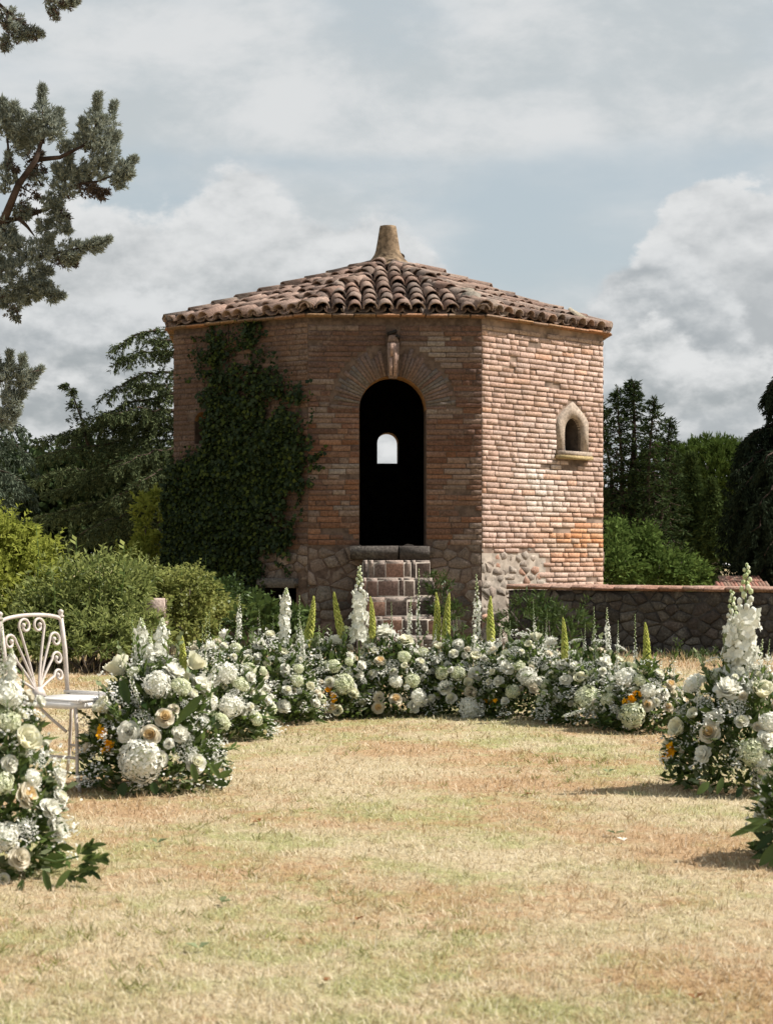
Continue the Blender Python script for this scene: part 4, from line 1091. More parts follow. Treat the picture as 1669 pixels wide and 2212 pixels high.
def spruce(label, leaders, d, mat):
    tb = at(leaders[0][0], HY, d); t = thing('spruce_tree', label, 'tree', (tb.x, tb.y, 0)); tr, wood, nb = MB(), MB(), MB()
    for li, (x, ytop, z0, half, nl) in enumerate(leaders):
        b0 = at(x, HY, d + (0 if li == 0 else R.uniform(-.6, .6))); H = at(x, ytop, b0.y).z; hw = half * d / F
        tr.tube(curve((b0.x * .4 + tb.x * .6, tb.y, 0) if li else (b0.x, b0.y, 0), (b0.x, b0.y, H), 0, 7, .03), list(np.linspace(.16 if li == 0 else .08, .012, 7)), 7)
        Ps, Ds = [], []
        for k in range(nl):
            f = k / nl; zz = z0 + (H - z0) * f ** .85; az = k * 2.39996 + R.uniform(-.4, .4); ln = hw * (1 - f) ** .85 * R.uniform(.55, 1.2) + .05
            dr = Vector((math.cos(az), math.sin(az), 0)); a = Vector((b0.x, b0.y, zz)); e = a + dr * ln + Vector((0, 0, R.uniform(-.35, -.05) * ln))
            pts = curve(a, e, -.03 * ln, 7, .01) + [e + dr * .06 * ln + Vector((0, 0, .10 * ln))]; wood.tube(pts, list(np.linspace(.02, .005, 8)), 4)
            m = max(3, int(ln / .10))
            for q in range(m):
                tt = .10 + .90 * (q + R.random()) / m; p, dd = along(pts, tt)
                for sg in (-1, 1):
                    sd = dd.cross(Vector((0, 0, 1))).normalized() * sg; tw = ln * .34 * (1.15 - tt) + .07; n_ = max(2, int(tw / .07))
                    for u in range(n_):
                        v = (u + .5) / n_; Ps.append(p + (sd * .8 + dd * .55) * tw * v + Vector((0, 0, -.35 * tw * v * v))); Ds.append((sd * .7 + dd * .7 + Vector((0, 0, -.15))).normalized())
        for k in range(22): Ps.append(Vector((b0.x, b0.y, H - .5 * R.random()))); a_ = R.uniform(0, 6.28); Ds.append(Vector((math.cos(a_) * .6, math.sin(a_) * .6, .8)))
        needles(nb, Ps, Ds, 4, .12, .030, .45)
    tr.build('trunk', M['bark'], t); wood.build('limb', M['bark'], t); nb.build('foliage', mat, t, kind='stuff')
spruce('dark spruce with spiky top rising beside the sunlit brick wall', [(1366, 822, .4, 98, 120), (1332, 838, 1.2, 60, 56), (1412, 860, 1.0, 52, 50), (1446, 905, .6, 52, 50), (1300, 875, .5, 60, 60)], 42., M['spruce'])
conifer('mid green feathery conifer between the dark spruce and the domed pine', 'conifer_tree', 1490, 1195, 985, 46., 80, M['conifer_mid'], 760, .15, [(1455, 1010, 56, 200), (1535, 1040, 50, 190), (1420, 1050, 50, 190), (1570, 1090, 46, 140)], .8, seed=4, dens=13)
# dark weeping cedar at the right edge
d3 = 36.; tb = at(1740, 1195, d3)
wc = thing('weeping_cedar', 'almost black weeping cedar filling the right edge above the stone wall', 'tree', (tb.x, tb.y, 0)); wood, nd, tr = MB(), MB(), MB()
tr.tube(curve((tb.x, tb.y, 0), at(1740, 700, d3), 0, 6, .04), list(np.linspace(.3, .06, 6)), 8); tr.build('trunk', M['bark'], wc)
for (yb, xt, yt, dd, w) in [(790, 1655, 850, -.4, .5), (800, 1662, 880, .5, .5), (930, 1612, 950, -.5, .9), (935, 1600, 960, .4, .9), (960, 1590, 1020, -1., 1.), (980, 1600, 1060, -1.2, 1.), (1000, 1580, 1080, .4, 1.), (1040, 1575, 1120, -.6, 1.), (1080, 1580, 1160, .2, 1.), (1020, 1640, 1090, -1.8, 1.), (1060, 1620, 1150, -1.7, 1.), (1120, 1590, 1210, -.8, 1.), (960, 1650, 1000, -1.6, .9), (1100, 1650, 1200, -1.8, 1.), (1150, 1600, 1230, .5, 1.), (1160, 1640, 1240, -1.2, 1.), (760, 1800, 850, .3, .6), (900, 1860, 1000, -.4, .9), (960, 1880, 1080, .5, 1.), (1020, 1880, 1130, -.6, 1.), (1080, 1900, 1190, .4, 1.), (1000, 1800, 1080, -1.5, 1.), (1100, 1820, 1200, -1.6, 1.), (740, 1720, 800, -.5, .5), (850, 1800, 930, -.8, .8), (720, 1770, 790, .4, .5), (840, 1690, 900, -.7, .7), (880, 1760, 960, -1.2, .8)]:
    drooping_limb(nd, wood, at(1740, yb, d3), at(xt, yt, d3 + dd), .2, w, 48, 1.2, .10, 9, wr=.05)
wood.build('limb', M['bark'], wc); nd.build('foliage', M['darkcedar'], wc, kind='stuff')
# stone pine: domed crown of needle tufts
d4 = 66.; pc = at(1530, 1030, d4)
sp_ = thing('stone_pine', 'stone pine with rounded bright green domed crown beyond the stone wall', 'tree', (pc.x, pc.y, 0)); tr = MB()
tr.tube([(pc.x, pc.y, 0), (pc.x + .1, pc.y, 1.6), (pc.x, pc.y, pc.z)], [.35, .28, .2], 8); 
for k in range(7):
    a = k * .9; tr.tube([(pc.x, pc.y, 1.7), (pc.x + math.cos(a) * .9, pc.y + math.sin(a) * .9, 3.0), (pc.x + math.cos(a) * 1.6, pc.y + math.sin(a) * 1.6, pc.z + .3)], [.12, .09, .04], 6)
tr.build('trunk', M['barkgrey'], sp_)
nb = MB(); P, D = [], []
for (cx, cy, cz, rx, rz, n) in [(pc.x, pc.y, pc.z - .4, 1.75, 1.85, 900), (pc.x - 1.5, pc.y, pc.z - .5, 1.4, 1.7, 560), (pc.x + 1.0, pc.y + .3, pc.z - .5, 1.2, 1.8, 460), (pc.x + .4, pc.y - .8, pc.z - .3, 1.2, 1.6, 460)]:
    for k in range(int(n * 1.5)):
        v = Vector((R.gauss(0, 1), R.gauss(0, 1), abs(R.gauss(0, 1)) * 1.2 - .7)).normalized(); l = R.uniform(.8, 1) * 1 + .09 * mnoise.noise(v * 4.) + .05 * mnoise.noise(v * 9)
        P.append(Vector((cx + v.x * rx * l, cy + v.y * rx * l, cz + v.z * rz * l))); D.append((v + Vector((0, 0, .6))).normalized())
needles(nb, P, D, 16, .20, .04, .5, up=.2); nb.build('foliage', M['pine'], sp_, kind='stuff')
# far wood closing the horizon on both sides
fw = MB()
for (x0, x1, ytop, d, n) in [(-260, 420, 990, 78., 2600), (1250, 1900, 1080, 82., 2600), (420, 1250, 1140, 85., 900)]:
    X = NR.uniform(x0, x1, n); base = np.array([ytop + 40 * mnoise.fractal((x * .012, 2, 0), 1, 2, 3) for x in X]); Yp = base + (1205 - base) * NR.rand(n) ** 1.2; dd = d + NR.uniform(-4, 4, n)
    P = np.stack([(X - CX) * d / F, dd, CH - (Yp - HY) * d / F], 1); P = np.repeat(P, 9, 0) + NR.normal(size=(n * 9, 3)) * .35
    P[:, 2] = np.maximum(P[:, 2], .05); cards(fw, P, rdir(n * 9) + np.array([0, 0, -.3]), .42, .26, 0)
fw.build('far_wood', M['wood'], kind='stuff', label='distant dark belt of woodland behind the garden trees')

# tiled house roof and lamp head showing over the wall far right
hp = at(1606, 1268, 33.); house = thing('house', 'low house with red tiled roof just showing above the wall at far right', 'house', (hp.x, hp.y, 0))
b = MB(); b.box((hp.x + .1, hp.y + 1.2, .18), (.62, 0, 0), (0, 1.0, 0), (0, 0, .18)); b.build('wall', plain('house_plaster', (.36, .28, .22)), house)
rf = MB(); rf.add([(hp.x - .62, hp.y, .36), (hp.x + .82, hp.y, .36), (hp.x + .82, hp.y + 2.4, .36), (hp.x - .62, hp.y + 2.4, .36), (hp.x - .05, hp.y + 1.2, .74), (hp.x + .42, hp.y + 1.2, .74)], [(0, 1, 5, 4), (1, 2, 5), (2, 3, 4, 5), (3, 0, 4), (3, 2, 1, 0)])
RF = rf.build('roof', plain('red_roof_bed', (.30, .14, .10)), house)
hm = MB()
for r_ in range(4):
    for k in range(15):
        f = r_ / 4; u = -.58 + 1.36 * (k + .5) / 15; cxr = .18; u = cxr + (u - cxr) * (1 - f * .6)
        P0 = Vector((hp.x + u, hp.y + 1.2 * f, .37 + .38 * f)); y = Vector((0, .95, .30)).normalized()
        put('roof_tile', TLM[(k + r_) % 6], RF, frame(P0, Vector((.46, 0, 0)), y * .8, Vector((0, -.3, .95)) * .40), (.27 * R.uniform(.75, 1.15), .135, .10))
lp = at(1571, 1222, 38.); lamp = thing('street_lamp', 'white curved street lamp head on a pole showing above the wall', 'street lamp', (lp.x + .18, lp.y, 0))
b = MB(); b.tube([(lp.x + .22, lp.y, 0), (lp.x + .22, lp.y, lp.z - .1), (lp.x + .15, lp.y, lp.z - .02)], [.03, .025, .02], 8); b.build('pole', plain('lamp_grey', (.14, .14, .14)), lamp)
b = MB(); V = []; k = 10
for (t, r_) in ((-1, .01), (-.8, .04), (-.3, .065), (.3, .06), (.8, .04), (1, .02)):
    for j in range(k): a = 2 * math.pi * j / k; V.append((lp.x + t * .115, lp.y + r_ * math.cos(a), lp.z - t * .03 + r_ * .75 * math.sin(a)))
b.add(V, [(i * k + j, i * k + (j + 1) % k, (i + 1) * k + (j + 1) % k, (i + 1) * k + j) for i in range(5) for j in range(k)] + [tuple(range(k))[::-1], tuple(5 * k + j for j in range(k))])
b.build('lamp_head', plain('lamp_white', (.8, .8, .8), .4), lamp, smooth=True)

# ------------------------------------------------------------------ white iron chair
cf = Vector((.66, -.75, 0)).normalized(); cr = Vector((-cf.y, cf.x, 0))     # where it faces; across the back
bl, br = at(16, 1512, 9.55), at(147, 1512, 9.95); bc = (bl + br) / 2; bc.z = 0; cr = (br - bl); cr.z = 0; cw = cr.length / 2; cr.normalize(); cf = Vector((cr.y, -cr.x, 0))
chair = thing('garden_chair', 'cream wrought iron garden chair with scrolled fan back behind the left flower mounds', 'chair', bc)
def cp(u, z, w=0.): return bc + cr * u + cf * w + Vector((0, 0, z))
SH = .445
sm = MB(); k = 14; V = []
for zz in (SH - .028, SH):
    for (u, w) in ((-cw - .02, 0), (-cw - .03, .44), (-cw + .03, .50), (cw - .03, .50), (cw + .03, .44), (cw + .02, 0)): V.append(tuple(cp(u, zz, w)))
sm.add(V, [tuple(range(6, 12)), tuple(range(6))[::-1]] + [(i, (i + 1) % 6, 6 + (i + 1) % 6, 6 + i) for i in range(6)]); sm.build('seat', M['ironwhite'], chair)
sm = MB()
for u in (-cw, cw): sm.box(cp(u, SH + .012, .23), cr * .012, cf * .25, Vector((0, 0, .008)))
sm.box(cp(0, SH + .012, .49), cr * cw, cf * .012, Vector((0, 0, .008))); sm.build('seat_rim', M['ironwhite'], chair)
for sg in (-1, 1):
    p = MB(); p.tube([cp(sg * cw, SH - .02, 0), cp(sg * cw * 1.0, .68, -.02), cp(sg * cw, .862, -.05)], .0125, 8)
    pb = p.build('back_post', M['iron'], chair, smooth=True)
    fi = MB(); fi.tube([cp(sg * cw, .855, -.05), cp(sg * cw, .862, -.05), cp(sg * cw, .872, -.05), cp(sg * cw, .880, -.05), cp(sg * cw, .890, -.05), cp(sg * cw, .898, -.05)], [.018, .019, .010, .015, .015, .004], 8); fi.build('finial', M['iron'], pb, smooth=True)
tl = lambda z: -.05 * (z - SH) / .42
rail = MB(); rail.tube([cp(cw * math.cos(a), .832 + .042 * math.sin(a) ** .8, -.048) for a in np.linspace(.02, math.pi - .02, 18)], .0105, 8); rail.build('top_rail', M['iron'], chair, smooth=True)
hub = MB(); hub.tube([cp(0, SH, 0), cp(0, SH + .03, -.003), cp(0, SH + .05, -.006)], [.045, .036, .02], 8); hub.build('hub', M['iron'], chair, smooth=True)
def scroll(u1, z1, turn, r0, rad=.0075, loops=1.35):
    pts = []; u0, z0 = u1 * .12, SH + .03
    for t in np.linspace(0, 1, 9): pts.append((u0 + (u1 - u0) * (t ** 1.25), z0 + (z1 - z0) * t))
    cu = u1 + turn * r0; a0 = math.pi if turn > 0 else 0
    for j in range(1, 17):
        f = j / 16; a = a0 - turn * f * loops * 2 * math.pi * .8; rr = r0 * (1 - .72 * f); pts.append((cu + rr * math.cos(a), z1 + rr * math.sin(a)))
    mb = MB(); mb.tube([cp(u, z, tl(z)) for u, z in pts], rad, 6); mb.build('scroll', M['iron'], chair, smooth=True)
    e = pts[-1]; bb = MB(); bb.tube([cp(e[0], e[1] - .012, tl(e[1])), cp(e[0], e[1] - .006, tl(e[1])), cp(e[0], e[1] + .006, tl(e[1])), cp(e[0], e[1] + .012, tl(e[1]))], [.004, .012, .012, .004], 7); bb.build('scroll_tip', M['iron'], chair, smooth=True)
for sg in (-1, 1):
    scroll(sg * cw * .42, .815, -sg, cw * .20); scroll(sg * cw * .55, .735, sg, cw * .20); scroll(sg * cw * .58, .635, sg, cw * .18); scroll(sg * cw * .60, .545, sg, cw * .16)
for su in (-1, 1):
    for w in (.03, .46):
        l = MB(); sp2 = .035; l.tube([cp(su * cw, SH - .02, w), cp(su * (cw - .01), .3, w), cp(su * (cw + .01), .1, w + (.02 if w > .2 else -.03)), cp(su * (cw + .025), 0.0, w + (.05 if w > .2 else -.06))], [.0105, .0095, .009, .010], 7); l.build('leg', M['iron'], chair, smooth=True)
    st = MB(); st.tube([cp(su * cw, .17, .02), cp(su * cw, .17, .47)], .008, 6); st.build('stretcher', M['iron'], chair, smooth=True)
    ar = MB(); ar.tube([cp(su * cw, .30, .40), cp(su * cw, .36, .30), cp(su * cw, .415, .22), cp(su * cw, SH - .02, .12)], .0085, 6); ar.build('brace', M['iron'], chair, smooth=True)

# ------------------------------------------------------------------ flower shapes (local: +z faces outwards, unit diameter; spikes: z up, unit height)
def petal(mb, az, r0, r1, z0, z1, wid, curl, mat, nu=4, nv=3, cup=.12, tw=0.):
    V = []
    for i in range(nu + 1):
        t = i / nu; r = r0 + (r1 - r0) * t ** .9; z = z0 + (z1 - z0) * (t ** 1.25) - curl * t ** 4
        wd_ = wid * math.sin(math.pi * (.14 + .70 * t)) ** .8
        for j in range(nv + 1):
            s = j / nv * 2 - 1; x = r - cup * wd_ * s * s * 1.0; y = s * wd_; zz = z + cup * wd_ * s * s + tw * s * t
            V.append((x * math.cos(az) - y * math.sin(az), x * math.sin(az) + y * math.cos(az), zz))
    n = nv + 1; mb.add(V, [(i * n + j, i * n + j + 1, (i + 1) * n + j + 1, (i + 1) * n + j) for i in range(nu) for j in range(nv)], mat, np.repeat(R.random(), len(V)))
def rose(seed, inner=1, opened=1.):
    r = random.Random(seed); mb = MB()
    for ring, (n, ra, rb, za, zb, w, cu) in enumerate([(6, .10, .50, -.06, .14, .30, .10), (6, .08, .43, -.02, .26, .28, .06), (6, .06, .33, .0, .35, .23, .03), (5, .04, .23, .04, .39, .18, .02), (5, .02, .13, .08, .40, .12, .0)]):
        for k in range(n):
            az = 2 * math.pi * (k + .5 * (ring % 2)) / n + r.uniform(-.15, .15)
            petal(mb, az, ra, rb * opened * r.uniform(.92, 1.06), za, zb + r.uniform(-.02, .02), w, cu, inner if ring > 2 else 0, cup=.3, tw=r.uniform(-.04, .04))
    return mb
def bowl(seed, n=5, depth=.42):          # closed cup shaped bloom (lisianthus, tulip-like)
    r = random.Random(seed); mb = MB()
    for ring in range(3):
        for k in range(n):
            az = 2 * math.pi * (k + .5 * ring) / n + r.uniform(-.12, .12)
            petal(mb, az, .10, (.48, .38, .24)[ring] * r.uniform(.93, 1.05), -.1, depth * r.uniform(.9, 1.05) * (1, 1.05, .95)[ring], (.34, .30, .2)[ring], (-.02, .03, .02)[ring] + .06 * (ring == 0), 0, cup=.42, tw=r.uniform(-.05, .05))
    return mb
def peony(seed):                         # ruffled open white flower
    r = random.Random(seed); mb = MB()
    for ring, (n, rb, zb, w) in enumerate([(7, .50, .0, .27), (8, .47, .14, .23), (9, .39, .27, .19), (8, .28, .36, .15), (7, .17, .41, .11), (4, .07, .42, .07)]):
        for k in range(n):
            az = 2 * math.pi * (k + .5 * (ring % 2)) / n + r.uniform(-.25, .25)
            petal(mb, az, .05, rb * r.uniform(.85, 1.08), 0, zb + r.uniform(-.05, .06), w, r.uniform(-.05, .10), 0, cup=r.uniform(.1, .35), tw=r.uniform(-.10, .10))
    return mb
def fib(n, cut):
    out = []
    for i in range(n):
        z = 1 - (1 - cut) * (i + .5) / n; a = i * 2.39996; q = math.sqrt(max(0, 1 - z * z)); out.append(Vector((q * math.cos(a), q * math.sin(a), z)))
    return out
def floret(mb, c, nrm, sz, mat, k=4, r=R, ctr=None):
    u = nrm.orthogonal().normalized(); w = nrm.cross(u); a0 = r.uniform(0, 6.28); V, Fc = [], []; tn = r.random()
    for j in range(k):
        a = a0 + 2 * math.pi * j / k; d = u * math.cos(a) + w * math.sin(a); s = nrm.cross(d); lift = nrm * sz * r.uniform(-.05, .35); b = len(V)
        V += [tuple(c), tuple(c + d * sz * .6 + s * sz * .42 + lift * .6), tuple(c + d * sz + lift), tuple(c + d * sz * .6 - s * sz * .42 + lift * .6)]; Fc.append((b, b + 1, b + 2, b + 3))
    mb.add(V, Fc, mat, tn)
def ball(mb, c, r_, mat, sq=1., n=6, m=4, tn=.3):
    V = [(c[0], c[1], c[2] + r_ * sq)]
    for i in range(1, m):
        for j in range(n): a = 2 * math.pi * j / n; p = math.pi * i / m; V.append((c[0] + r_ * math.sin(p) * math.cos(a), c[1] + r_ * math.sin(p) * math.sin(a), c[2] + r_ * sq * math.cos(p)))
    V.append((c[0], c[1], c[2] - r_ * sq)); L = len(V) - 1
    Fc = [(0, 1 + j, 1 + (j + 1) % n) for j in range(n)] + [(1 + i * n + j, 1 + (i + 1) * n + j, 1 + (i + 1) * n + (j + 1) % n, 1 + i * n + (j + 1) % n) for i in range(m - 2) for j in range(n)] + [(L, 1 + (m - 2) * n + (j + 1) % n, 1 + (m - 2) * n + j) for j in range(n)]
    mb.add(V, Fc, mat, tn)
def hydrangea(seed, n=90):
    r = random.Random(seed); mb = MB(); ball(mb, (0, 0, .03), .33, 1, .7, 8, 5)
    for v in fib(n, -.45):
        l = .44 * (1 + .22 * mnoise.noise(v * 2.2 + Vector((seed, 0, 0)))); floret(mb, Vector((v.x * l, v.y * l, v.z * l * .70 + .03)), (v + Vector((r.gauss(0, .25), r.gauss(0, .25), r.gauss(0, .25)))).normalized(), .115 * r.uniform(.8, 1.2), 0, 4, r)
    return mb
def umbel(seed):                         # flat lace flower head on its rays
    r = random.Random(seed); mb = MB()
    for i in range(34):
        a = i * 2.4; q = .46 * math.sqrt((i + .5) / 34); c = Vector((q * math.cos(a), q * math.sin(a), .14 * (1 - (q / .5) ** 2) + r.uniform(-.015, .015)))
        if i % 2 == 0: mb.tube([(0, 0, -.28), tuple(c)], [.008, .005], 3, 1)
        for j in range(6): floret(mb, c + Vector((r.gauss(0, .04), r.gauss(0, .04), r.gauss(0, .012))), Vector((r.gauss(0, .35), r.gauss(0, .35), 1)).normalized(), .033, 0, 3, r)
    return mb
def delphinium(seed, aspect=.088, full=.58, n=52):
    """tall flower spike of unit height: open florets below, buds above"""
    r = random.Random(seed); mb = MB(); bend = r.uniform(-.03, .03); bx = lambda z: bend * z * z
    mb.tube([(bx(z), 0, z) for z in np.linspace(-.35, 1, 8)], list(np.linspace(.012, .004, 8)), 5, 1)
    for i in range(n):
        z = full * (i + r.random()) / n; a = i * 2.4 + r.uniform(-.3, .3); w = aspect * (1.0 - .10 * (z / full)) * r.uniform(.45, 1.25)
        nr = Vector((math.cos(a), math.sin(a), .2 + r.gauss(0, .25))).normalized(); floret(mb, Vector((bx(z) + math.cos(a) * w * .7, math.sin(a) * w * .7, z + r.gauss(0, .006))), nr, aspect * r.uniform(.26, .44), 0, 5, r)
    k = 20
    for i in range(k):
        t = (i + .5) / k; z = full + (1 - full) * t; a = i * 2.4; w = aspect * (.58 - .46 * t); ball(mb, (bx(z) + math.cos(a) * w * .7, math.sin(a) * w * .7, z), aspect * (.20 - .10 * t), 2 if t > .35 else 0, 1.2, 5, 3, r.random())
    return mb
def foxtail(seed, aspect=.085):
    """foxtail lily: a dense tapering spike of unit height"""
    r = random.Random(seed); mb = MB(); bend = r.uniform(.04, .10) * r.choice((-1, 1)); bx = lambda z: bend * z ** 3
    mb.tube([(bx(max(z, 0)), 0, z) for z in np.linspace(-.4, .98, 10)], [.016, .016, .02, .03, .03, .03, .026, .022, .014, .006], 6, 1)
    prof = lambda z: aspect * (.55 + .45 * math.sin(min(1, z * 2.2 + .15) * math.pi / 2)) * (1 - z) ** .55
    n = 130
    for i in range(n):
        z = 1 - (1 - i / n) ** .9 if False else i / n; a = i * 2.39996; w = prof(z); ball(mb, (bx(z) + math.cos(a) * w * .62, math.sin(a) * w * .62, z), r.uniform(.026, .042) * (1.1 - .7 * z), 0, 1.5, 4, 3, r.random())
    return mb
def lily(seed):                          # loose cluster of golden cups
    r = random.Random(seed); mb = MB()
    for k in range(5):
        c = Vector((r.uniform(-.28, .28), r.uniform(-.28, .28), r.uniform(-.05, .2))); a0 = r.uniform(0, 6)
        sub_ = MB()
        for j in range(6): petal(sub_, a0 + j * math.pi / 3, .01, .21 * r.uniform(.85, 1.1), 0, .16, .085, r.uniform(-.02, .06), 0, 3, 2, .3)
        ax = Vector((r.gauss(0, .5), r.gauss(0, .5), 1)).normalized(); q = Vector((0, 0, 1)).rotation_difference(ax).to_matrix()
        V = np.concatenate(sub_.v) @ np.array(q).T + np.array(c); o0 = mb.n
        for i_, (f, m_) in enumerate(sub_.f): 
            if i_ == 0: mb.add(V, f, 0, r.random())
            else: mb.f.append((f + o0, 0))
        mb.tube([tuple(c), (0, 0, -.35)], [.012, .01], 3, 1)
    return mb
FLM = {}
def reg(kind, name, fn, mats, seeds, **kw): FLM[kind] = (name, [fn(s, **kw).mesh(name, mats) for s in seeds])
reg('rose', 'rose', rose, [M['blush'], M['blush']], range(3))
reg('peach', 'rose', rose, [M['blush'], M['peach']], range(3, 6))
reg('creamrose', 'rose', rose, [M['cream'], M['cream']], range(6, 9))
reg('white', 'white_bloom', peony, [M['white']], range(4))
reg('cup', 'cup_bloom', bowl, [M['cream']], range(3))
reg('wcup', 'white_rose', rose, [M['white'], M['cream']], range(10, 13), opened=.92)
reg('hyd', 'hydrangea', hydrangea, [M['white'], M['palegreen']], range(3))
reg('ghyd', 'hydrangea', hydrangea, [M['palegreen'], M['stem']], range(3, 6))
reg('umbel', 'lace_flower', umbel, [M['filler'], M['stem']], range(3))
reg('del', 'delphinium', delphinium, [M['spirewhite'], M['stem'], M['bud']], range(3))
reg('thin', 'delphinium', delphinium, [M['spirewhite'], M['stem'], M['bud']], range(3, 6), aspect=.060, full=.42, n=34)
reg('stock', 'delphinium', delphinium, [M['spirewhite'], M['stem'], M['bud']], range(20, 23), aspect=.125, full=.84, n=120)
reg('fat', 'delphinium', delphinium, [M['spirewhite'], M['stem'], M['bud']], range(6, 9), aspect=.145, full=.62, n=100)
reg('fox', 'foxtail_lily', foxtail, [M['limebud'], M['stem']], range(4), aspect=.135)
reg('yel', 'golden_lily', lily, [M['yellow'], M['stem']], range(3))
PART_LABEL = {'peach': 'ivory rose with peach centre', 'creamrose': 'cream rose', 'rose': 'ivory rose', 'ghyd': 'pale green hydrangea head', 'hyd': 'white hydrangea head'}

# ------------------------------------------------------------------ flower mounds
class Mound: pass
MD = {}
def mound(key, label, x, d, rx, ry, h, lean=0):
    m = Mound(); p = at(x, HY, d); m.c = Vector((p.x, d, 0)); m.r = (rx * (1.08 if key[0] == 's' else 1.0), ry, h)
    m.o = thing('flower_mound', label, 'flower arrangement', m.c, 'flower mounds laid in a half circle on the lawn'); m.used = []; MD[key] = m
mound('near_left', 'blurred flower mound cut by the left edge of the photo, nearest to the camera', 8, 6.95, .215, .26, .70)
mound('left', 'tall flower mound in front of the white chair with golden lilies at its left', 330, 9.45, .37, .33, .64)
mound('s1', 'flower mound half hidden behind the tall left one, beside the chair end of the arc', 460, 12.0, .36, .34, .60)
mound('s2', 'flower mound in the arc in front of the broad leaved plant by the cellar opening', 575, 13.1, .38, .32, .56)
mound('s3', 'flower mound with bright golden lilies in front of the two leaning lime spikes', 700, 13.6, .36, .30, .53)
mound('s4', 'flower mound directly in front of the brick steps with two peach roses low down', 850, 13.75, .36, .30, .56)
mound('s5', 'flower mound right of the brick steps below the pair of lime spikes', 1000, 13.75, .36, .30, .56)
mound('s6', 'flower mound with two small orange lilies by the left end of the stone wall', 1135, 13.5, .36, .30, .56)
mound('s7', 'flower mound in front of the stone wall with a white spray lying on the grass', 1270, 13.0, .34, .30, .50)
mound('s8', 'low flower mound with golden lilies at the right end of the arc', 1390, 12.5, .30, .28, .44)
mound('right', 'tall flower mound at right with big white delphiniums and a large peach rose', 1605, 9.45, .40, .33, .62)
mound('far_right', 'dark leafy flower mound cut by the right edge of the photo', 1750, 7.3, .22, .24, .44)
def on_mound(m, x, y):
    """the place on the mound's outer surface that the photo shows at x, y, and the way it faces"""
    o = Vector((0, 0, CH)); d = Vector(((x - CX) / F, 1, -(y - HY) / F)); rx, ry, h = m.r
    q = Vector(((o.x - m.c.x) / rx, (o.y - m.c.y) / ry, o.z / h)); v = Vector((d.x / rx, d.y / ry, d.z / h))
    A, B, Cc = v.dot(v), 2 * q.dot(v), q.dot(q) - 1; D = B * B - 4 * A * Cc
    t = (-B - math.sqrt(D)) / (2 * A) if D > 0 else -B / (2 * A)
    p = o + d * t; p.z = max(p.z, .02); nv = Vector(((p.x - m.c.x) / rx ** 2, (p.y - m.c.y) / ry ** 2, p.z / h ** 2)).normalized(); return p, nv
def bloom(m, kind, p, nv, size, face=.75):
    ax = (nv + Vector((R.gauss(0, .22), R.gauss(0, .22), R.gauss(0, .15) + .25))).normalized()
    q = Vector((0, 0, 1)).rotation_difference(ax).to_matrix().to_4x4() @ Matrix.Rotation(R.uniform(0, 6.28), 4, 'Z')
    name, ms = FLM[kind]; put(name, R.choice(ms), m.o, Matrix.Translation(p) @ q @ Matrix.Scale(size, 4), label=PART_LABEL.get(kind)); m.used.append((p, size))
def flowers(key, lst):
    m = MD[key]
    for kind, x, y, px in lst:
        p, nv = on_mound(m, x, y)
        if kind == 'yel': nv = (nv + Vector((0, -.5, .1))).normalized()
        bloom(m, kind, p, nv, px * p.y / F * (1.26 if m.c.y < 10 else 1.14))
def spikes(key, lst):
    m = MD[key]
    for kind, xt, yt, xb, yb, in lst:
        dd = m.c.y + R.uniform(-.05, .12); b, t = at(xb, yb, dd), at(xt, yt, dd + R.uniform(-.06, .06)); ax = t - b; H = ax.length
        q = Vector((0, 0, 1)).rotation_difference(ax.normalized()).to_matrix().to_4x4() @ Matrix.Rotation(R.uniform(0, 6.28), 4, 'Z')
        name, ms = FLM[kind]; put(name, R.choice(ms), m.o, Matrix.Translation(b) @ q @ Matrix.Scale(H, 4))
spikes('near_left', [('stock', 24, 1400, 24, 1520), ('thin', 4, 1330, 6, 1490), ('del', 14, 1420, 10, 1530), ('thin', -16, 1380, -14, 1500)])
flowers('near_left', [('hyd', 14, 1500, 60), ('cup', 52, 1603, 52), ('peach', 51, 1721, 52), ('white', 105, 1749, 42), ('white', 118, 1790, 50), ('hyd', 4, 1806, 60), ('rose', 40, 1856, 44), ('ghyd', 0, 1690, 50), ('ghyd', 20, 1560, 44), ('umbel', 80, 1640, 40), ('umbel', 60, 1790, 40), ('white', 20, 1650, 34), ('hyd', 70, 1680, 34), ('wcup', 8, 1900, 26)])
spikes('left', [('stock', 303, 1336, 309, 1500), ('stock', 355, 1336, 340, 1510), ('stock', 322, 1375, 326, 1510), ('thin', 448, 1330, 440, 1470), ('thin', 285, 1335, 292, 1480), ('fox', 397, 1362, 395, 1452), ('thin', 330, 1360, 326, 1500)])
flowers('left', [('peach', 356, 1552, 38), ('peach', 326, 1588, 40), ('cup', 230, 1531, 40), ('cup', 262, 1452, 52), ('cup', 416, 1439, 42), ('white', 430, 1485, 50), ('white', 387, 1587, 34), ('white', 279, 1583, 42), ('yel', 222, 1590, 40), ('yel', 232, 1612, 32), ('hyd', 305, 1643, 80), ('wcup', 420, 1650, 44), ('white', 372, 1455, 44), ('hyd', 340, 1480, 50), ('ghyd', 390, 1485, 40), ('wcup', 345, 1640, 34), ('umbel', 300, 1555, 44), ('umbel', 400, 1625, 44), ('rose', 375, 1533, 22), ('white', 345, 1420, 30), ('umbel', 440, 1560, 36)])
spikes('s1', [('thin', 452, 1318, 452, 1436), ('thin', 437, 1350, 437, 1440)])
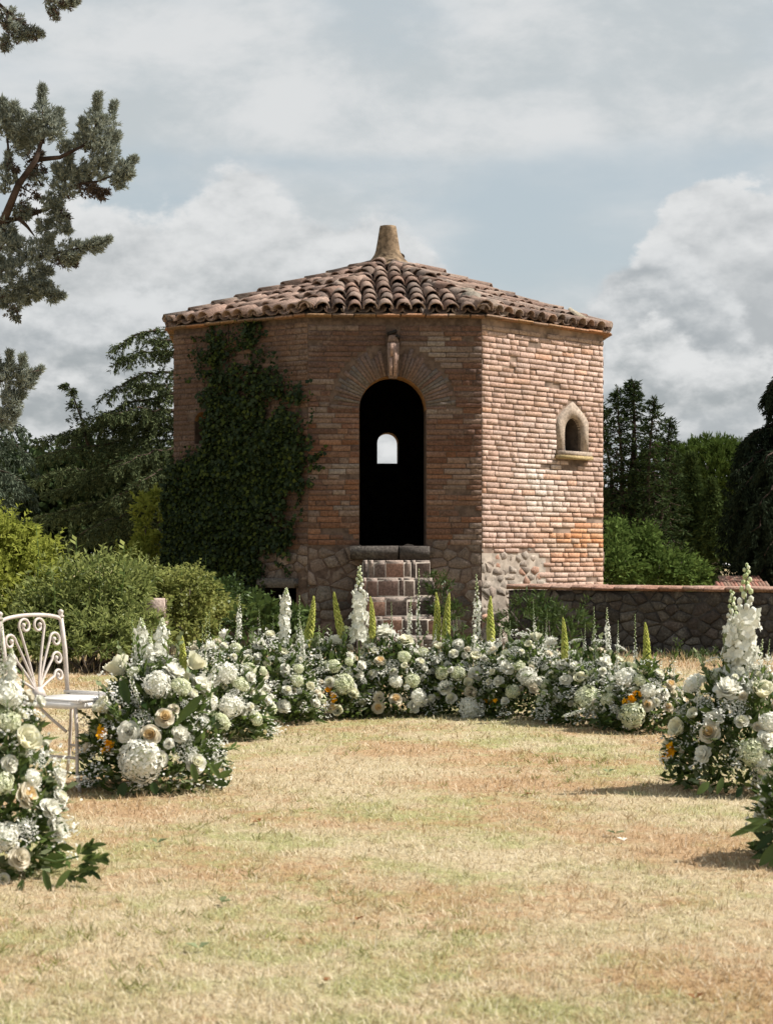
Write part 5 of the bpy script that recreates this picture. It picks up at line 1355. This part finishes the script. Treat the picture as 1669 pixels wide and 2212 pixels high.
flowers('s1', [('cup', 420, 1440, 30), ('hyd', 488, 1455, 46), ('hyd', 498, 1525, 48), ('white', 455, 1400, 30), ('hyd', 450, 1520, 40), ('wcup', 470, 1560, 30), ('white', 430, 1480, 36), ('peach', 395, 1530, 22), ('ghyd', 520, 1480, 36), ('white', 462, 1470, 32)])
spikes('s2', [('thin', 560, 1315, 562, 1390), ('thin', 590, 1325, 588, 1395), ('del', 516, 1284, 516, 1380), ('stock', 615, 1270, 613, 1398), ('thin', 646, 1286, 645, 1418)])
flowers('s2', [('white', 488, 1373, 28), ('cup', 478, 1401, 26), ('creamrose', 583, 1373, 24), ('white', 560, 1396, 30), ('cup', 534, 1436, 32), ('rose', 562, 1461, 38), ('white', 615, 1444, 22), ('wcup', 619, 1492, 24), ('white', 612, 1528, 31), ('peach', 563, 1532, 26), ('hyd', 530, 1487, 40), ('ghyd', 553, 1495, 34), ('ghyd', 537, 1540, 36), ('ghyd', 640, 1470, 30)])
spikes('s3', [('thin', 735, 1330, 735, 1400), ('fox', 686, 1290, 660, 1398), ('fox', 716, 1280, 741, 1382), ('del', 690, 1350, 686, 1435), ('fat', 775, 1222, 775, 1382), ('fox', 805, 1289, 804, 1376)])
flowers('s3', [('hyd', 656, 1521, 52), ('yel', 711, 1499, 30), ('yel', 718, 1508, 22), ('peach', 717, 1530, 22), ('creamrose', 761, 1499, 28), ('white', 726, 1392, 40), ('ghyd', 668, 1477, 34), ('wcup', 712, 1475, 28), ('ghyd', 740, 1478, 44), ('cup', 728, 1535, 24), ('rose', 687, 1505, 24), ('umbel', 750, 1455, 34), ('umbel', 690, 1450, 34), ('ghyd', 720, 1440, 30)])
spikes('s4', [('del', 886, 1288, 882, 1378), ('thin', 905, 1228, 902, 1385), ('thin', 846, 1300, 846, 1385)])
flowers('s4', [('creamrose', 876, 1388, 36), ('peach', 820, 1431, 26), ('wcup', 805, 1458, 24), ('hyd', 854, 1472, 28), ('wcup', 907, 1433, 24), ('peach', 817, 1529, 27), ('peach', 854, 1513, 29), ('rose', 818, 1506, 24), ('hyd', 904, 1508, 38), ('white', 891, 1527, 28), ('white', 829, 1371, 44), ('umbel', 790, 1440, 34), ('umbel', 846, 1440, 34), ('ghyd', 890, 1470, 30), ('wcup', 850, 1452, 20), ('umbel', 775, 1470, 36), ('ghyd', 780, 1510, 30)])
spikes('s5', [('thin', 985, 1330, 988, 1400), ('fox', 948, 1280, 942, 1385), ('fox', 966, 1281, 962, 1392), ('del', 1031, 1240, 1030, 1380), ('fox', 1056, 1288, 1060, 1388), ('thin', 913, 1430, 914, 1482)])
flowers('s5', [('white', 963, 1487, 33), ('rose', 1016, 1496, 30), ('hyd', 1019, 1530, 52), ('white', 1027, 1457, 35), ('wcup', 980, 1414, 24), ('cup', 1025, 1422, 24), ('umbel', 962, 1392, 30), ('white', 989, 1394, 26), ('wcup', 1055, 1397, 28), ('wcup', 975, 1509, 26), ('wcup', 933, 1511, 24), ('umbel', 945, 1425, 32), ('ghyd', 990, 1455, 30), ('yel', 1052, 1517, 24), ('cup', 1012, 1478, 22), ('ghyd', 955, 1455, 28), ('umbel', 1000, 1440, 30)])
spikes('s6', [('thin', 1100, 1340, 1100, 1420), ('thin', 1180, 1325, 1178, 1400), ('del', 1080, 1350, 1076, 1440), ('thin', 1151, 1294, 1155, 1382)])
flowers('s6', [('wcup', 1062, 1412, 24), ('white', 1077, 1472, 23), ('white', 1097, 1444, 34), ('hyd', 1137, 1461, 40), ('rose', 1153, 1488, 26), ('white', 1167, 1472, 22), ('yel', 1174, 1485, 18), ('ghyd', 1107, 1494, 30), ('cup', 1156, 1382, 26), ('umbel', 1131, 1373, 28), ('umbel', 1110, 1410, 36), ('ghyd', 1120, 1440, 26), ('white', 1200, 1440, 24), ('wcup', 1201, 1494, 27), ('umbel', 1160, 1430, 30), ('yel', 1068, 1512, 14)])
spikes('s7', [('thin', 1262, 1345, 1262, 1420), ('thin', 1335, 1340, 1333, 1410), ('fox', 1219, 1334, 1219, 1426), ('thin', 1282, 1310, 1284, 1418), ('del', 1308, 1312, 1313, 1408), ('thin', 1195, 1440, 1192, 1490)])
flowers('s7', [('white', 1192, 1391, 32), ('umbel', 1242, 1386, 30), ('umbel', 1294, 1388, 34), ('umbel', 1338, 1400, 28), ('white', 1304, 1434, 32), ('white', 1213, 1438, 25), ('cup', 1253, 1469, 27), ('ghyd', 1270, 1510, 55), ('wcup', 1287, 1537, 25), ('wcup', 1318, 1520, 27), ('white', 1222, 1470, 26), ('umbel', 1265, 1440, 34), ('hyd', 1325, 1470, 34), ('umbel', 1280, 1465, 30), ('white', 1240, 1440, 22)])
spikes('s8', [('thin', 1371, 1326, 1371, 1450), ('fox', 1395, 1345, 1397, 1452)])
flowers('s8', [('yel', 1358, 1510, 30), ('yel', 1372, 1500, 22), ('hyd', 1353, 1465, 46), ('wcup', 1420, 1459, 28), ('peach', 1446, 1481, 25), ('peach', 1396, 1524, 28), ('ghyd', 1366, 1544, 54), ('hyd', 1399, 1493, 34), ('white', 1430, 1500, 28), ('ghyd', 1380, 1470, 26), ('peach', 1441, 1528, 22), ('umbel', 1410, 1480, 34)])
spikes('right', [('fat', 1580, 1275, 1586, 1490), ('fat', 1607, 1218, 1606, 1490), ('stock', 1597, 1330, 1600, 1500), ('del', 1643, 1380, 1632, 1520), ('thin', 1662, 1380, 1650, 1500), ('thin', 1560, 1360, 1566, 1480)])
flowers('right', [('peach', 1532, 1586, 40), ('cup', 1468, 1575, 36), ('white', 1571, 1493, 52), ('cup', 1645, 1500, 42), ('hyd', 1500, 1480, 44), ('umbel', 1538, 1428, 38), ('umbel', 1587, 1527, 44), ('yel', 1446, 1618, 34), ('yel', 1443, 1640, 28), ('white', 1520, 1630, 34), ('ghyd', 1622, 1625, 50), ('hyd', 1650, 1650, 44), ('white', 1650, 1600, 36), ('umbel', 1640, 1680, 40), ('umbel', 1480, 1530, 44), ('white', 1540, 1555, 34), ('umbel', 1520, 1520, 36), ('wcup', 1600, 1560, 30), ('cup', 1500, 1545, 24), ('hyd', 1660, 1560, 36)])
flowers('far_right', [('hyd', 1690, 1800, 40), ('white', 1720, 1740, 44)])

for key in ('s1', 's2', 's3', 's4', 's5', 's6', 's7', 's8', 'left', 'right'):
    m = MD[key]; rx, ry, h = m.r
    for _ in range(5):
        a = R.uniform(0, 6.28); q = m.c + Vector((math.cos(a) * rx * R.uniform(.2, .9), math.sin(a) * ry * R.uniform(.2, .8), h * R.uniform(.62, .85))); H = R.uniform(.14, .30) * (h / .56)
        ax = Vector((R.gauss(0, .14), R.gauss(0, .14), 1)).normalized(); name, ms = FLM[R.choice(('thin', 'thin', 'thin', 'del'))]
        put(name, R.choice(ms), m.o, Matrix.Translation(q) @ Vector((0, 0, 1)).rotation_difference(ax).to_matrix().to_4x4() @ Matrix.Rotation(R.uniform(0, 6.28), 4, 'Z') @ Matrix.Scale(H, 4))
for key, m in MD.items():
    rx, ry, h = m.r; c = np.array(m.c); vol = rx * h; near = m.c.y < 10
    # small extra blooms all round, so the mound is full from every side
    k = int((74 if near else 135) * (.35 if key == 'far_right' else 1))
    for _ in range(k):
        v = Vector((R.gauss(0, 1), R.gauss(0, 1), abs(R.gauss(0, .9)) + .12)).normalized(); p = Vector((m.c.x + v.x * rx, m.c.y + v.y * ry, v.z * h)) ; p = m.c + (p - m.c) * R.uniform(.84, 1.10)
        kind = R.choice(['umbel', 'umbel', 'umbel', 'white', 'wcup', 'wcup', 'ghyd', 'rose', 'cup', 'white']); sz = R.uniform(.044, .082) * (1.0 if kind not in ('hyd', 'ghyd') else 1.5)
        if v.z * h < .14 or any((p - q).length < (sz + s) * .36 for q, s in m.used): continue
        nv = Vector((v.x / rx, v.y / ry, v.z / h)).normalized(); bloom(m, kind, p, nv, sz)
    # leaves: dark florist's greenery in sprays, grey eucalyptus, broad blades
    lf, gy = MB(), MB()
    n = int(2000 * vol / .2)
    v = rdir(n); v[:, 2] = np.abs(v[:, 2]); rad = .35 + .63 * NR.rand(n) ** .5
    P = c + v * np.array([rx, ry, h]) * rad[:, None]; P[:, 2] += .015
    D = unit(v * .8 + NR.normal(size=P.shape) * .5 + np.array([0, 0, .1])); L = NR.uniform(.035, .085, n)
    g_ = NR.rand(n) < .26
    cards(lf, P[~g_], D[~g_], L[~g_], L[~g_] * .42, 0, fold=.1); cards(gy, P[g_], D[g_], L[g_] * .7, L[g_] * .5, 0, fold=.1)
    stm = MB()
    for q in range(int(26 * vol / .2) + 6):            # sprays reaching past the outline
        a = R.uniform(0, 6.28); el = R.choice([R.uniform(.0, .35), R.uniform(.3, 1.4)]); dv = Vector((math.cos(a) * math.cos(el), math.sin(a) * math.cos(el), math.sin(el)))
        p0 = m.c + Vector((dv.x * rx * .4, dv.y * ry * .4, dv.z * h * .4 + .05)); p1 = m.c + Vector((dv.x * rx, dv.y * ry, dv.z * h)) * R.uniform(1.0, 1.30) + Vector((0, 0, .03)); pts = curve(p0, p1, R.uniform(0, .05), 7, .004)
        stm.tube(pts, [.0035] * 6 + [.0015], 3); nl = R.randint(8, 15); grey = R.random() < .35
        for i in range(nl):
            t = .3 + .7 * i / nl; pp, dd = along(pts, t); sd = dd.cross(Vector((0, 0, 1))).normalized() * (1 if i % 2 else -1); dr = np.array([tuple((dd * .7 + sd * .8 + Vector((0, 0, R.gauss(.1, .2)))))])
            ll = R.uniform(.03, .06) if grey else R.uniform(.04, .08); cards(gy if grey else lf, np.array([tuple(pp)]), dr, ll, ll * (.7 if grey else .36), 0, N_=unit(np.array([[R.gauss(0, .3), R.gauss(0, .3), 1.]])), fold=.08)
    lf.build('greenery', M['leaf_dark'], m.o, kind='stuff'); gy.build('grey_greenery', M['leaf_grey'], m.o, kind='stuff'); stm.build('stems', M['stem'], m.o, kind='stuff')
    # mist of tiny white blossom between the heads
    fl = MB(); nsp = int(52 * vol / .2 * (.3 if key == 'far_right' else 1)); Pf = []
    for q in range(nsp):
        v = Vector((R.gauss(0, 1), R.gauss(0, 1), abs(R.gauss(0, .8)) + .08)).normalized(); pc_ = m.c + Vector((v.x * rx, v.y * ry, v.z * h)) * R.uniform(.92, 1.12)
        for i in range(26): Pf.append(pc_ + Vector((R.gauss(0, .028), R.gauss(0, .028), R.gauss(0, .024))))
    Pf = np.array([tuple(p) for p in Pf]); Pf = Pf[Pf[:, 2] > .03]; nf = len(Pf)
    up = np.tile([[0, -.3, .9]], (nf, 1)) + NR.normal(size=(nf, 3)) * .5
    for rot in range(2): cards(fl, Pf, np.cross(unit(up), rdir(nf)), NR.uniform(.010, .019, nf), NR.uniform(.008, .014, nf), 0, N_=unit(up), mid=.5)
    fl.build('blossom_mist', M['filler'], m.o, kind='stuff')
# the long white spray lying on the grass and single broad leaves
m = MD['s7']; q0, q1 = at(1212, 1552, 12.55), at(1262, 1536, 12.6)
sp3 = delphinium(30, .10, .85, 60).mesh('delphinium', [M['spirewhite'], M['stem'], M['bud']]); ax = (q0 - q1); put('delphinium', sp3, m.o, Matrix.Translation(q1 + Vector((0, 0, .01))) @ Vector((0, 0, 1)).rotation_difference(ax.normalized()).to_matrix().to_4x4() @ Matrix.Scale(ax.length, 4), label='white spray lying on the grass')
def big_leaf(key, x0, y0, x1, y1, wpx, d, mat='leaf_dark'):
    a, b = at(x0, y0, d), at(x1, y1, d - .03); V, Fc = [], []; ax = b - a; sd = ax.cross(Vector((0, -1, .3))).normalized(); up = sd.cross(ax).normalized(); w = wpx * d / F
    for i in range(6):
        t = i / 5; ww = w * .5 * math.sin(math.pi * (.06 + .92 * t)) ** .75; cpt = a + ax * t + up * (-.10 * ax.length * t * t)
        V += [tuple(cpt - sd * ww + up * ww * .3), tuple(cpt), tuple(cpt + sd * ww + up * ww * .3)]
    for i in range(5): Fc += [(3 * i, 3 * i + 1, 3 * i + 4, 3 * i + 3), (3 * i + 1, 3 * i + 2, 3 * i + 5, 3 * i + 4)]
    mb = MB(); mb.add(V, Fc, 0, R.random()); mb.build('broad_leaf', M[mat], MD[key].o, smooth=True)
for a in [('left', 385, 1560, 436, 1500, 22, 9.1), ('left', 262, 1470, 278, 1520, 24, 9.2), ('left', 415, 1650, 425, 1690, 16, 9.05), ('left', 270, 1690, 258, 1725, 22, 9.05), ('left', 330, 1690, 338, 1715, 18, 9.0),
          ('left', 470, 1680, 500, 1665, 15, 9.15), ('left', 465, 1690, 492, 1695, 14, 9.15), ('left', 455, 1670, 480, 1645, 13, 9.15), ('left', 455, 1650, 476, 1680, 14, 9.1),
          ('near_left', 150, 1880, 120, 1920, 16, 6.6), ('near_left', 95, 1880, 110, 1930, 16, 6.6), ('near_left', 50, 1900, 40, 1935, 16, 6.6),
          ('right', 1530, 1690, 1505, 1715, 17, 9.05), ('right', 1560, 1680, 1548, 1715, 15, 9.05), ('right', 1600, 1700, 1590, 1722, 14, 9.05),
          ('far_right', 1660, 1770, 1578, 1806, 16, 7.1), ('far_right', 1665, 1790, 1600, 1790, 16, 7.1), ('far_right', 1660, 1775, 1610, 1770, 14, 7.12), ('far_right', 1670, 1800, 1630, 1835, 18, 7.1), ('far_right', 1680, 1820, 1640, 1870, 24, 7.1), ('far_right', 1690, 1840, 1655, 1890, 24, 7.1)]:
    big_leaf(*a)
for (xa, ya, xb, yb, n) in ((150, 1862, 228, 1852, 12), (150, 1858, 205, 1822, 10), (150, 1866, 205, 1884, 10), (120, 1880, 178, 1898, 8)):
    for k in range(n):
        t = .35 + .65 * k / n; x, y = xa + (xb - xa) * t, ya + (yb - ya) * t; an = math.atan2(yb - ya, xb - xa) + (.75 if k % 2 else -.75) * R.uniform(.5, 1.3); l = R.uniform(16, 30)
        big_leaf('near_left', x, y, x + math.cos(an) * l, y + math.sin(an) * l * .8, R.uniform(7, 11), 6.72 - .004 * k)
stt = MB(); stt.tube([at(70, 1850, 6.8), at(120, 1862, 6.76), at(170, 1850, 6.7)], [.006, .005, .004], 5); stt.build('leaf_stalk', M['stem'], MD['near_left'].o)

# ------------------------------------------------------------------ bits lying on the lawn
def scrap(kind, label, cat, x, y, sz, mat, grp):
    d = F * CH / (y - HY); p = at(x, y, d); p.z = ground_z(p.x, p.y) + .014; mb = MB(); a = R.uniform(0, 6.28)
    for k in range(2): cards(mb, np.array([tuple(p)]), np.array([[math.cos(a + k * 2), math.sin(a + k * 2), R.uniform(.05, .5)]]), sz, sz * .6, 0, N_=np.array([[0, 0, 1.]]), fold=.3)
    o = mb.build(kind, M[mat], base=p); o['label'] = label; o['category'] = cat
    if grp: o['group'] = grp
M['litter'] = leafmat('dry_brown_leaf', (.16, .07, .03), (.26, .13, .06), .2)
for (x, y, l) in ((1145, 1722, 'dry brown leaf on the lawn, nearer the right flower mound of two close together'), (1083, 1712, 'dry brown leaf on the lawn, the left one of two close together'), (1500, 2170, 'dry brown leaf in the lower right of the lawn'),
                  (560, 1782, 'dry brown leaf right of the tall left flower mound'), (770, 1990, 'dry brown leaf near the middle of the foreground lawn'), (700, 2130, 'lowest dry brown leaf left of centre on the lawn')): scrap('fallen_leaf', l, 'leaf', x, y, .034, 'litter', 'dry leaves scattered on the lawn')
for (x, y, l) in ((1347, 1822, 'white petal lying alone on the lawn'), (1650, 1745, 'white petal on the grass at the foot of the right flower mound')): scrap('fallen_petal', l, 'petal', x, y, .035, 'white', None)
for (x, y, l) in ((1328, 1806, 'green leaf scrap on the lawn near the lone white petal'), (1312, 1670, 'green leaf scrap on the lawn in front of the right end of the arc'), (478, 1955, 'small green weed sprig in the lawn at lower left'), (340, 1830, 'small green weed tuft between the two left flower mounds'), (430, 2060, 'green leaf scrap in the lower left of the lawn')): scrap('leaf_scrap', l, 'leaf', x, y, .05, 'leaf_grey', None)
